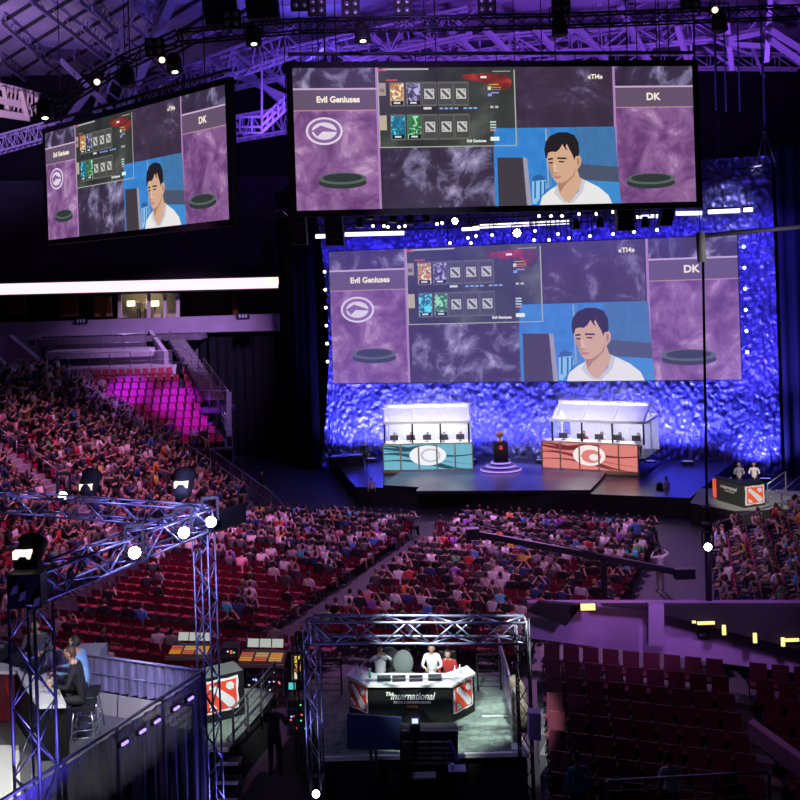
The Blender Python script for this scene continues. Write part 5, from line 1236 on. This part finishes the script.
whole('deck_scaffold', g, 'dark scaffold legs carrying the raised analyst platform at lower left', 'scaffold')
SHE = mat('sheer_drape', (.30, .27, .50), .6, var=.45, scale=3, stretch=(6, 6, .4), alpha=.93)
def skirt(name, label, p, q, z0, z1, m, amp=.05, per=.22):
    g = MB(); p, q = Vector(p), Vector(q); L = (q-p).length; n = int(L/.055); d = (q-p).normalized(); nr = Vector((d.y, -d.x, 0)); rs = random.Random(5)
    vs = []
    for i in range(n+1):
        s = L*i/n; a = amp*math.sin(s*2*PI/per)*(.6+.4*math.sin(s*1.7)); b = p+d*s
        for z, f in ((z0, 1.5), ((z0+z1)/2, 1), (z1, .5)): vs.append(Vector((b.x, b.y, z))+nr*a*f)
    g.add(vs, [(i*3+j, (i+1)*3+j, (i+1)*3+j+1, i*3+j+1) for i in range(n) for j in range(2)], m, True)
    return whole(name, g, label, 'drape')
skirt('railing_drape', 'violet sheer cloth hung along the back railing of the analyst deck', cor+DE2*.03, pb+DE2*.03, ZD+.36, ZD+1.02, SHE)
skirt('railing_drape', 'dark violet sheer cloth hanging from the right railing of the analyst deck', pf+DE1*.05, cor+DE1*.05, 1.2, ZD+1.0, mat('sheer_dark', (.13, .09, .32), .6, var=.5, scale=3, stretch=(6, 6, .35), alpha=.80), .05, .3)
railing('deck_railing', 'steel railing with thin bars at the right edge of the analyst deck', [Vector((pf.x, pf.y, ZD)), Vector((cor.x, cor.y, ZD))], 1.05, bars=7, m=mat('rail_violet', (.28, .26, .42), .4, .6), posts=1.3)
railing('deck_railing', 'steel railing along the back edge of the analyst deck', [Vector((pb.x, pb.y, ZD)), Vector((cor.x, cor.y, ZD))], 1.05, bars=2, m=mat('rail_violet', (.28, .26, .42), .4, .6), posts=1.6)
rv = (cor-pf)
for i, s in enumerate((.60, .675, .74, .83, .90)):
    c = pf+rv*s+DE1*.12; c.z = ZD+.80
    t = thing('rail_lamp', f'small violet lamp clipped on the right deck railing, {ordn(i+1)} from the near end', 'light', c, -DA+PI/2, 'violet lamps on the deck railing'); MB().box((0, 0, 0), (.24, .05, .09), BLK).build('housing', t); MB().box((0, -.04, 0), (.15, .03, .04), lit('violet_led', (.35, .22, 1), 2.2)).build('lens', t)
for i, (s0, s1) in enumerate(((.2, 1.9), (1.95, 4.3), (4.35, 6.4))):
    a, b = cor-DE1*s0-DE2*.1, cor-DE1*s1-DE2*.1
    whole('kick_panel', panel((b.x, b.y-.08, ZD), (a.x, a.y-.08, ZD), (a.x, a.y, ZD+.38), (b.x, b.y, ZD+.38), .04, mat('pale_board', (.5, .48, .46), .7)), f'pale low board leaning under the back deck drape, {ordn(i+1)} from the right', 'board')
# analyst desk (left, cut by frame) : white top, dark red lit front
t = thing('analyst_desk', 'large desk with white top and dark red screen front, cut by the left edge', 'desk', PZ(0, 745, ZD))
zt = ZD+1.05; q = [PZ(-60, 672, zt), PZ(12, 668, zt), PZ(16, 690, zt), PZ(-60, 690, zt)]
dn = [PZ(-70, 667, zt), PZ(14, 667, zt), PZ(53, 700, zt), PZ(64, 694, zt), PZ(48, 655, zt), PZ(-20, 650, zt)]
MB().prism([(p.x, p.y) for p in [PZ(-80, 668, zt), PZ(16, 671, zt), PZ(38, 705, zt), PZ(66, 704, zt), PZ(56, 682, zt), PZ(30, 656, zt), PZ(-80, 648, zt)]], zt-.07, zt, WHT, mat('desk_pale', (.55, .55, .56), .5)).build('desk_top', t, True)
a, b = PZ(-80, 668, zt-.05), PZ(14, 671, zt-.05); panel(Vector((a.x, a.y, ZD+.02)), Vector((b.x, b.y, ZD+.02)), b, a, .05, cloudmat('red_screen', [(.35, (.015, .003, .006)), (.62, (.05, .003, .008)), (.75, (.6, .02, .03))], scale=1.3, dist=1.0, seed=3)).build('screen_front', t, True)
a, b, c = PZ(38, 705, zt-.05), PZ(14, 671, zt-.05), PZ(66, 704, zt-.05)
panel(Vector((b.x, b.y, ZD+.02)), Vector((a.x, a.y, ZD+.02)), a, b, .05, DBK).build('side_panel', t, True); panel(Vector((a.x, a.y, ZD+.02)), Vector((c.x, c.y, ZD+.02)), c, a, .05, DBK).build('side_panel', t, True)
whole('lit_floor_patch', MB().prism([(p.x, p.y) for p in (PZ(-60, 745, ZD+.03), PZ(19, 745, ZD+.03), PZ(21, 800, ZD+.03), PZ(-60, 800, ZD+.03))], ZD, ZD+.03, WHT, mat('lit_floor_white', (.85, .85, .82), .4)), 'white floor panel standing for the lit patch of floor before the analyst desk', 'floor panel')  # brightly lit patch of deck floor, drawn as a thin white slab
for i, (px, py) in enumerate(((10, 660), (24, 664), (40, 672))):
    c = PZ(px, py, zt); t = thing('laptop', f'open dark laptop on the analyst desk, {ordn(i+1)} from left', 'laptop', c, 1.2, 'laptops on the analyst desk'); MB().box((0, 0, .01), (.34, .24, .02), DRK).build('base', t); MB().box((0, .14, .12), (.34, .02, .22), DRK, T=Matrix.Rotation(rad(-15), 3, 'X')).build('screen', t)
def stool(p, face, label):
    t = thing('bar_stool', label, 'stool', p, math.atan2(face[1], face[0])-PI/2); m = mat('chrome', (.7, .7, .72), .2, .9)
    MB().box((0, 0, .76), (.42, .4, .07), BLK).build('seat', t)
    for x in (-1, 1):
        for y in (-1, 1): MB().tube([(x*.16, y*.15, .74), (x*.24, y*.24, 0)], .016, m, 6).build('leg', t)
    for z, k in ((.25, .215), (.38, .2)):
        g = MB(); g.tube([(-k, -k, z), (k, -k, z), (k, k, z), (-k, k, z), (-k, -k, z)], .014, m, 6); g.build('footrest', t)
p1, p2 = PZ(84, 704, ZD+.78), PZ(66, 696, ZD+.78); p2 = PZ(63, 690, ZD+.78); p1.z = p2.z = ZD
p2 = p1+Vector((-.12, .62, 0))
fx = (-1, -.12)
stool(p1, fx, 'black seated chrome bar stool under the analyst in the dark suit'); stool(p2, fx, 'chrome bar stool under the analyst in the light blue shirt')
person('analyst in dark suit sitting on a bar stool facing left, nearest one', (p1.x, p1.y, ZD+.34), fx, 'desk', 'black', 1, 1, 1, scale=1.1)
person('analyst in light blue shirt with black headset leaning on the desk', (p2.x, p2.y, ZD+.34), fx, 'desk', 'light', 1, 0, 1, headset=True, scale=1.08, smat=mat('shirt_light_blue', (.25, .48, .75), .85))
pp = P(51, 662, 20.6); person('man with headphones in a red and black top behind the deck drape', (pp.x, pp.y, ZD-.1), (-.4, -1), 'sit', 'red', 1, 0, 1, headset=True); whole('riser_block', MB().box((pp.x, pp.y, ZD/2), (1, 1, ZD-.1), DRK), 'dark riser under the man in the red and black top', 'riser')
pp = P(33, 664, 17.6); 
person('analyst in dark top mostly hidden by the near truss column', (PZ(34, 676, ZD+.7).x-.1, PZ(34, 676, ZD+.7).y+.5, ZD+.34), (.2, -1), 'desk', 'dark grey', 1, 1, 1)
for i, (px, py) in enumerate(((8, 648), (22, 651))):
    pass
whole('pale_counter', MB().box((P(82, 645, 20.2).x, 20.4, ZD+.55), (.75, .5, .9), mat('counter_grey', (.32, .32, .32), .6)), 'grey counter block behind the deck drape, right of the man in red', 'counter')
# lights on deck
lamp('SPOT', (-4.7, 16.0, 8.1), (-6.5, 18.2, 5.2), 420, (1, 1, .98), 75, .6, .1); lamp('SPOT', (-7.6, 15.2, 8.0), (-6.7, 16.4, 4.6), 330, (1, 1, .95), 80, .5, .1)
# trusses round the deck
c1, c2 = P(35, 585, 15.1), P(206, 519, 18.9); zt_ = 8.45
def vtruss(label, x, y, z0, z1, w, m, rr_=.02):
    t = thing('truss_column', label, 'truss', (x, y, z0)); truss(MB(), (x, y, z0+.04), (x, y, z1), w, w*1.25, m, rr_, .013).build('column', t, True); MB().box((x, y, z0+.03), (w*1.7, w*1.7, .05), DRK).build('base_plate', t, True); return t
x1_, y1_ = P(34, 700, 15.0).x, 15.0; x2_, y2_ = P(206, 600, 19.1).x, 19.1
vtruss('near upright truss column at lower left, lit blue at its foot', x1_, y1_, ZD, zt_-.2, .44, ALU, .026)
g = MB()
vtruss('tall blue lit truss column at the far right corner of the analyst deck', x2_, y2_, 0, zt_-.1, .30, ALU)
t = thing('truss_beam', 'blue lit lighting truss running diagonally above the right side of the analyst deck', 'truss', (x1_, y1_, zt_)); truss(MB(), (x1_, y1_, zt_), (x2_, y2_, zt_), .42, .5, ALU, .026, .02).build('beam', t, True)
xb, yb = x2_-DE1.x*9, y2_-DE1.y*9+.1
t = thing('truss_beam', 'blue lit lighting truss running left across the packed stand behind the analyst deck', 'truss', (xb, yb, zt_)); truss(MB(), (xb, yb, zt_+.02), (x2_, y2_+.05, zt_+.02), .36, .45, ALU, .024, .018).build('beam', t, True)
for e, lab in (((x1_, y1_), 'near'), ((x2_, y2_), 'far')):
    g = MB(); g.box((e[0], e[1], zt_), (.5, .5, .5), BTR) if lab == 'near' else g.box((e[0], e[1], zt_), (.42, .42, .1), BTR)
    whole('corner_block', g, f'dark corner joint of the deck trusses at the {lab} column', 'truss joint')
u = Vector((x2_-x1_, y2_-y1_, 0))
for i, (s, lab) in enumerate(((.47, 'middle of the diagonal truss'), (.78, 'upper part of the diagonal truss'), (.97, 'far top end of the diagonal truss'))):
    p = Vector((x1_, y1_, zt_-.02))+u*s+DE1*.26; fixture('flood_light', f'bright blue white round lamp at the {lab}', p, p+Vector((.5, -2, .25)), lit('blue_hot2', (.62, .66, 1), 22), .12, .24, None)
    p2_ = p-Vector((0, 0, 0))+Vector((0, -.5, .2)); lamp('SPOT', p+Vector((.3, -.9, .5)), p+Vector((-.3, .5, -.1)), 170, (.40, .38, 1), 110, .8, .05)
for px, py in ((63, 496),): p = P(px, py, 21.3); fixture('flood_light', 'bright blue lamp on the back truss in front of the packed stand', p, p+Vector((.2, -2, -.1)), lit('blue_hot2', (.62, .66, 1), 22), .11, .24)
for i, (px, D) in enumerate(((20, 21), (120, 20.2), (180, 19.4))): p = P(px, 485, D); lamp('SPOT', p+Vector((0, -.8, .3)), P(px, 498, D), 45, (.35, .33, 1), 120, .8, .05)
# black flag and followspots on the trusses
p = P(228, 517, 19.4); panel(P(212, 533, 19.3), P(247, 519, 20.2), P(247, 502, 20.2), P(212, 513, 19.3), .05, BLK).v
whole('black_flag', panel(P(212, 533, 19.3), P(246, 522, 20.2), P(246, 503, 20.2), P(212, 513, 19.3), .06, BLK), 'black flat panel sticking out right of the far truss corner', 'panel')
def softspot(label, px, py, D, g1, g2):
    t = thing('spotlight', label, 'light', P(px, py+10, D)); c = P(px, py, D); k = MB(); k.lathe([(.12, -.35), (.19, -.25), (.2, .15), (.22, .2)], c, BLK, 14, Matrix.Rotation(rad(-55), 3, 'X')); k.build('housing', t, True)
    MB().box(c+Vector(g1), (.26, .12, .12), lit('spot_spill', (1, .85, .65), 1.6)).build('lens', t, True)
    MB().bar(c+Vector((0, .1, -.1)), P(px, py+12, D), .05, m=BLK).build('bracket', t, True)
softspot('dark spotlight with bright white patch on the back truss, left of its middle', 90, 482, 20.9, (0, -.25, -.05), 0)
softspot('dark spotlight with warm glowing lens near the far truss corner', 184, 482, 19.6, (0, -.25, .0), 0)
softspot('dark spotlight with pale flaps above the near truss corner', 30, 552, 15.4, (-.02, -.25, .03), 0)
for i, (px, py) in enumerate(((14, 590), (22, 596), (36, 602))):
    whole('barn_door', panel(P(px-4, py+6, 14.7), P(px+3, py+3, 14.7), P(px+4, py-5, 14.7), P(px-1, py-3, 14.7), .01, mat('flap_pale', (.35, .33, .36), .6)), f'small pale lamp flap by the near truss corner, {ordn(i+1)} from left', 'lamp flap')
# crane camera across floor seats
t = thing('camera_crane', 'long thin black camera crane reaching over the right floor seats', 'camera crane', P(600, 560, 36)); a, b = P(478, 534, 37.5), P(684, 573, 35.5)
MB().bar(a, b, .16, .22, BTR).build('arm', t, True); MB().bar(a+Vector((0, 0, .3)), b, .04, m=DRK).build('tension_rod', t, True); MB().box(b, (.7, .4, .35), DRK).build('camera_head', t, True)
m_ = a+(b-a)*.62; MB().bar(m_, Vector((m_.x, m_.y, 0)), .2, m=DRK).build('mast', t, True); MB().box((m_.x, m_.y, .1), (1.2, 1.2, .2), DRK).build('base', t, True); MB().box(a+Vector((-.2, .1, 0)), (.5, .4, .4), DRK).build('counterweight', t, True)
g = PZ(661, 592, 0); person('standing person in white shirt with both arms raised to the head, right aisle', g, (-.3, 1), 'armsup', 'white', 2, 3, 2)
g = PZ(596, 603, 0); person('person in dark vest over white shirt standing behind the last right floor rows', (g.x, g.y+3, 0), (0, 1), 'stand', 'white', 1, 0, 1)
g = PZ(636, 556, 0); person('person in blue shirt standing in the aisle beside the right floor seats', g, (-.2, 1), 'stand', 'blue', 1, 0, 1)
g = PZ(535/1, 548, 0)
g = PZ(441, 552, 0); person('person in dark top and light trousers walking in the floor aisle', g, (.4, .9), 'walk', 'maroon', 1, 0, 2)
g = PZ(244, 497, 0); 
for i, (px, py, c) in enumerate(((243, 503, 'maroon'), (233, 506, 'white'), (262, 500, 'black'))): person(f'person in {c} top standing by the foot of the left stand', PZ(px, py, 0), (.6, -1), 'stand', c, 1, 0, 1)
# ================================================================ right desk on its platform
ZP = 1.1
pl = [PZ(690, 503, ZP), PZ(735, 511, ZP), PZ(812, 508, ZP), PZ(830, 492, ZP), PZ(700, 488, ZP)]
whole('host_platform', MB().prism([(p.x, p.y) for p in pl], 0, ZP, BLK, mat('platform_grey', (.22, .24, .2), .7)), 'grey topped platform under the host desk at right', 'platform')
t = thing('host_desk', 'black host desk with white writing and orange red emblem at right', 'desk', PZ(744, 507, ZP)); zt = ZP+1.15
K0 = [PZ(717, 500, ZP), PZ(744, 508, ZP), PZ(765, 505, ZP)]; f = MB()
for i in range(2): panel(K0[i], K0[i+1], K0[i+1]+Vector((0, 0, 1.12)), K0[i]+Vector((0, 0, 1.12)), .06, mat('desk_olive_black', (.03, .035, .03), .6), f)
f.build('front_panel', t, True)
MB().prism([(p.x, p.y) for p in (K0[0], K0[1], K0[2], K0[2]+Vector((-.2, .8, 0)), K0[1]+Vector((0, 1.1, 0)), K0[0]+Vector((.2, .8, 0)))], zt-.05, zt+.01, DBK, DBK).build('desk_top', t, True)
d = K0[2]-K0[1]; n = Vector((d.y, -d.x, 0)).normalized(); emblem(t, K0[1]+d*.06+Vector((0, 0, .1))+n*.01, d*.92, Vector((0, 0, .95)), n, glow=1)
d = K0[1]-K0[0]; n = Vector((d.y, -d.x, 0)).normalized(); c = (K0[0]+K0[1])/2+n*.01; writing(t, 'International', c+Vector((0, 0, .80)), d, n, .26, CRM, .3, .006, .8); writing(t, 'The', c+Vector((-.42, 0, .92)), d, n, .13, CRM, .3, .004); writing(t, 'CHAMPIONSHIPS', c+Vector((0, 0, .62)), d, n, .10, CRM, 0, .003)
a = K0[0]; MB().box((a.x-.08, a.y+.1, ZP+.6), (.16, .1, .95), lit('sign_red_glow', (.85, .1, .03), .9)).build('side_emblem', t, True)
for px, c, lab in ((742, 'grey', 'host in grey jacket standing behind the right host desk, left one'), (757, 'pale', 'host in pale shirt behind the right host desk, right one')):
    b = PZ(px, 497, ZP); person(lab, (b.x, b.y+.3, ZP-.0), (-.3, -1), 'operate', c, 1, 1, 1, scale=1.0)
lamp('SPOT', (14.5, 42, 9), (17.5, 50.0, 2), 5200, (1, .95, .85), 24, .5, .1)
for i, (x0, y0, x1, y1) in enumerate(((768, 500, 786, 487), (782, 508, 806, 488))):
    railing('platform_railing', f'curved grey railing right of the host desk, {"nearer" if i else "farther"} one', [P(x0, y0+4, 48-i), P(x1, y1+4, 49-i)], .95, bars=2, m=STEEL)
t = thing('handheld_camera', 'white and orange camera rig on a boom right of the host desk', 'camera', P(795, 505, 46)); MB().bar(P(777, 491, 47), P(800, 497, 45.5), .12, m=WHT).build('boom', t, True); MB().box(P(797, 499, 45.5), (.4, .4, .4), WHT).build('camera_body', t, True); MB().box(P(790, 503, 45.8), (.2, .2, .3), mat('orange_plastic', (.8, .2, .04), .5)).build('battery', t, True); MB().bar(P(797, 503, 45.5), Vector((P(797, 503, 45.5).x, 45.5, 0)), .06, m=DRK).build('tripod', t, True)
railing('stand_railing', 'grey handrail sloping up through the right stand crowd', [A(13.2, 4.4, .4), A(18.5, 4.4, 2.3)], 1.0, bars=1, m=STEEL)
# ================================================================ near right: stand with violet wall behind empty dark seats
VW = mat('violet_wall_paint', (.44, .28, .52), .85, var=.08, scale=1.5, bump=.05)
DB = 30.0
def wq(x0, x1, yt0, yt1, yb0, yb1, D, th, m, name):
    return wallq(name, x0, x1, yt0, yt1, yb0, yb1, D, th, m)
wq(528, 850, 603, 603, 638, 680, DB, .3, VW, 'wall_right')
# dark overhang and beam under the ceiling of the near stand
structure('trim_9', panel(P(640, 606, 29.6), P(850, 690-30, 29.6), P(850, 603, 29.6), P(600, 603, 29.6), .3, UPD))
structure('trim_9', panel(P(528, 612, 29.55), P(566, 626, 29.55), P(582, 606, 29.55), P(540, 602.5, 29.55), .25, UPD))
structure('trim_9', MB().bar(P(655, 603, 29.3), P(655, 644, 29.3), .45, .3, mat('violet_pier', (.33, .22, .38), .8)))
YL = lit('yellow_lamp', (1, .72, .25), 1.5)
for i, (x, y, w, h) in enumerate(((588, 607, .42, .18), (694, 622, .1, .06), (706, 623, .5, .08), (724, 630, .1, .28), (755, 638, .1, .28), (783, 642, .1, .25), (792, 640, .4, .08))):
    t = thing('stand_lamp', f'small yellow lit lamp under the overhang of the near right stand, {ordn(i+1)} from left', 'light', P(x, y, 29.2), 0, 'yellow lamps of the near right stand')
    MB().box(P(x, y, 29.2), (w, .06, h), YL).build('lamp_glass', t, True); MB().box(P(x, y, 29.3), (w+.06, .1, h+.06), DRK).build('housing', t, True)
whole('section_sign', MB().box(P(703, 634, 29.85), (.32, .05, .2), DRK).box(P(703, 634, 29.81), (.2, .02, .1), mat('plaque_digit', (.35, .4, .5), .5)), 'small dark plaque on the violet wall of the near right stand', 'sign')
NRR = 9
g = MB(); NS = []
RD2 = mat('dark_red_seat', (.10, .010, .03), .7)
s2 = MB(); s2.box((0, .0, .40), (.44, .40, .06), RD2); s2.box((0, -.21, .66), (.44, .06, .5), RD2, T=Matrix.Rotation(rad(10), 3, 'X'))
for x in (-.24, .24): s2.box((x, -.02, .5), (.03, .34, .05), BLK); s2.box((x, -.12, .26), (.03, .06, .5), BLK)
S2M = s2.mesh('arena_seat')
dirx = Vector((math.cos(rad(20)), -math.sin(rad(20)), 0)); back = Vector((math.sin(rad(20)), math.cos(rad(20)), 0))
o0 = P(529, 640, 29.6); o0 = Vector((o0.x, 29.2, 0))
for k in range(NRR):
    z = 1.38-.17*k; o = o0-back*(.72*k+.0)
    # clip at the left so the block starts at the same line
    st_ = (P(530, 700, 20).x*0+ (o.y*.1285)-o.x)/dirx.x if True else 0
    a = o+dirx*max(0, st_); L = 8.5
    vs = [a, a+dirx*L, a+dirx*L-back*.72, a-back*.72]
    g.prism([(v.x, v.y) for v in vs][::-1], -.9 if z < .3 else 0, z if z > .02 else .02+z*0, DCON)
    zz = max(z, .02)
    for i in range(15):
        p = a+dirx*(.35+i*.56)-back*.4; p.z = zz; q = visible(p+Vector((0, 0, .5)), 20)
        if not q or i == 9: continue
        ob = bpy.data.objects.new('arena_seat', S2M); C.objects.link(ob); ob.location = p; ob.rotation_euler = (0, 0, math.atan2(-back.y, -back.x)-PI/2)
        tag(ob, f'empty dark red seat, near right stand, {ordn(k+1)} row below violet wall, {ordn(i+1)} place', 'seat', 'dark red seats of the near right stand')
g.build('floor_terrace', kind='structure')
structure('wall_parapet', panel(P(748, 738, 22), P(815, 790, 21), P(815, 770, 21), P(748, 722, 22), .25, VW))
structure('wall_parapet', panel(P(529, 740, 23.4), P(541, 741, 23.4), P(541, 714, 23.4), P(529, 713, 23.4), .3, VW))
lamp('SPOT', (6.8, 26.6, 5.0), P(610, 630, 30), 330, (.62, .30, 1), 110, .9, .2); lamp('SPOT', (10.2, 26.6, 4.6), P(720, 645, 30), 330, (.62, .30, 1), 110, .9, .2); lamp('SPOT', (9, 17, 12), (8.5, 26, 0), 420, (.9, .4, .8), 40, .9, .3)
# barrier at the very bottom with people behind
railing('crowd_barrier', 'grey tubular crowd barrier at the bottom edge, lower right', [P(608, 812, 20), P(770, 803, 20)], .62, bars=2, m=STEEL, posts=1.0)
for i, (px, c, lab) in enumerate(((578, 'cyan', 'person in teal top at the bottom edge, left of the barrier'), (670, 'white', 'person in white shirt standing behind the bottom barrier'))):
    b = P(px, 770, 20.7); person(lab, (b.x, 20.7, b.z-1.5+.1), (-.2, 1), 'stand', c, 1, 0, 1)
    whole('walkway_block', MB().box((b.x, 20.7, (b.z-1.4)/2), (1.2, .8, b.z-1.4), DRK), 'dark block carrying the '+lab.split(' at')[0].split(' standing')[0], 'block')
# ================================================================ general light
w = bpy.data.worlds.new('world'); bpy.context.scene.world = w; w.use_nodes = True
w.node_tree.nodes['Background'].inputs[0].default_value = (.25, .15, .5, 1); w.node_tree.nodes['Background'].inputs[1].default_value = .012
# roof wash
for i, (x, y, z, tx, ty, W, c) in enumerate(((-30, 60, 20, -34, 80, 9000, (.42, .26, 1)), (-22, 50, 20, -30, 66, 9000, (.45, .28, 1)), (-6, 58, 21, -8, 80, 5500, (.24, .10, 1)), (4, 58, 22, 2, 76, 6000, (.36, .12, 1)), (14, 58, 22, 14, 78, 8500, (.34, .12, 1)), (26, 60, 22, 24, 76, 8500, (.34, .12, 1)), (0, 40, 24, 2, 66, 2500, (.45, .25, 1)), (-3, 74, 24, -7, 68, 5000, (.16, .12, 1)), (-30, 66, 21, P(15, 100, 74).x, 74, 1500, (1, .7, .4)))):
    lamp('SPOT', (x, y, z), (tx, ty, 33), W, c, 88, .9, .3)
# audience
PK = (1, .34, .78)
lamp('SPOT', (-8, 44, 24), (-13.5, 47, 3), 12000, PK, 52, .8, .6); lamp('SPOT', (-4, 32, 20), (-13, 40, 3), 5500, PK, 55, .8, .6)
lamp('SPOT', (-10, 48, 22), (-16, 64, 5.5), 6000, (1, .3, .75), 34, .8, .4); lamp('SPOT', (-12, 52, 14), (-13.2, 63.3, 4.9), 26000, (.34, .02, 1), 14, 1, .2); lamp('SPOT', (-14, 52, 14), (-15.0, 65.2, 5.9), 30000, (.34, .02, 1), 14, 1, .2); lamp('SPOT', (-16, 52, 14), (-18.2, 66.2, 6.3), 28000, (.34, .02, 1), 13, 1, .2)
lamp('SPOT', (-6, 54, 18), (-16.5, 56.5, 7.2), 4200, (.45, .15, 1), 17, .9, .2)
lamp('SPOT', (-6, 60, 14), (-11, 62.8, 5), 2600, (.3, .3, 1), 14, .8, .2)
lamp('SPOT', (-4, 60, 20), (-16, 74, 8), 38000, (.7, .42, 1), 40, .9, .4)
lamp('SPOT', (0, 30, 22), (-3.5, 46, 0), 3000, (.95, .38, .95), 52, .8, .6); lamp('SPOT', (8, 34, 22), (6, 46, 0), 3600, (.95, .38, .95), 52, .8, .6)
lamp('SPOT', (3, 58.5, 17), (-3, 45, 0), 10500, (.85, .34, 1), 62, .8, .3); lamp('SPOT', (9, 57.5, 17), (7, 44, 0), 10500, (.85, .34, 1), 62, .8, .3); lamp('SPOT', (-4, 24, 14), (-6, 33, 0), 900, (1, .4, .6), 48, .8, .4)
lamp('SPOT', (8, 26, 14), (3, 36, 0), 1700, (1, .45, .75), 48, .8, .4)
lamp('SPOT', (12, 30, 18), (16, 42, 1), 3600, (.85, .5, .95), 48, .8, .5)
lamp('SPOT', (0, 42, 24), (4, 62, 1), 4500, (.6, .55, 1), 36, .8, .4)
vs_ = bpy.context.scene.view_settings; vs_.view_transform = 'Standard'; vs_.look = 'None'; vs_.gamma = 1; vs_.exposure = 0; vs_.use_curve_mapping = False

lamp('SPOT', (x1_+.9, y1_-1.6, ZD+.3), (x1_, y1_, 7), 330, (.22, .18, 1), 80, .7, .05); lamp('SPOT', (x1_-.6, y1_+.9, ZD+.3), (x1_, y1_, 7.5), 220, (.22, .18, 1), 80, .7, .05)
lamp('SPOT', (x2_+.9, y2_+.9, 2.0), (x2_, y2_, 6.5), 300, (.22, .2, 1), 90, .7, .05)
lamp('SPOT', (-4.2, 17.2, 8.2), (-6.5, 20.2, 5.3), 160, (.30, .22, 1), 80, .8, .1)
lamp('SPOT', (15, 24, 11), P(740, 245, 30), 700, (1, .95, 1), 34, .8, .1)  # added spot without a fixture, brightens the pole's collar and the cable

for px, c, lab in ((139, 'dark grey', 'left'), (147, 'grey', 'right')):
    q = P(px, 319, WD+.6); q.z = P(100, 323, WD-1).z; person(f'person in {c} top standing between the lamps of the lit suite, {lab} one', q, (.1, -1), 'stand', c, 1, 0, 1)
lamp('SPOT', P(146, 296, WD-.2), P(146, 306, WD+1.8), 60, (1, .85, .6), 120, .8, .1)
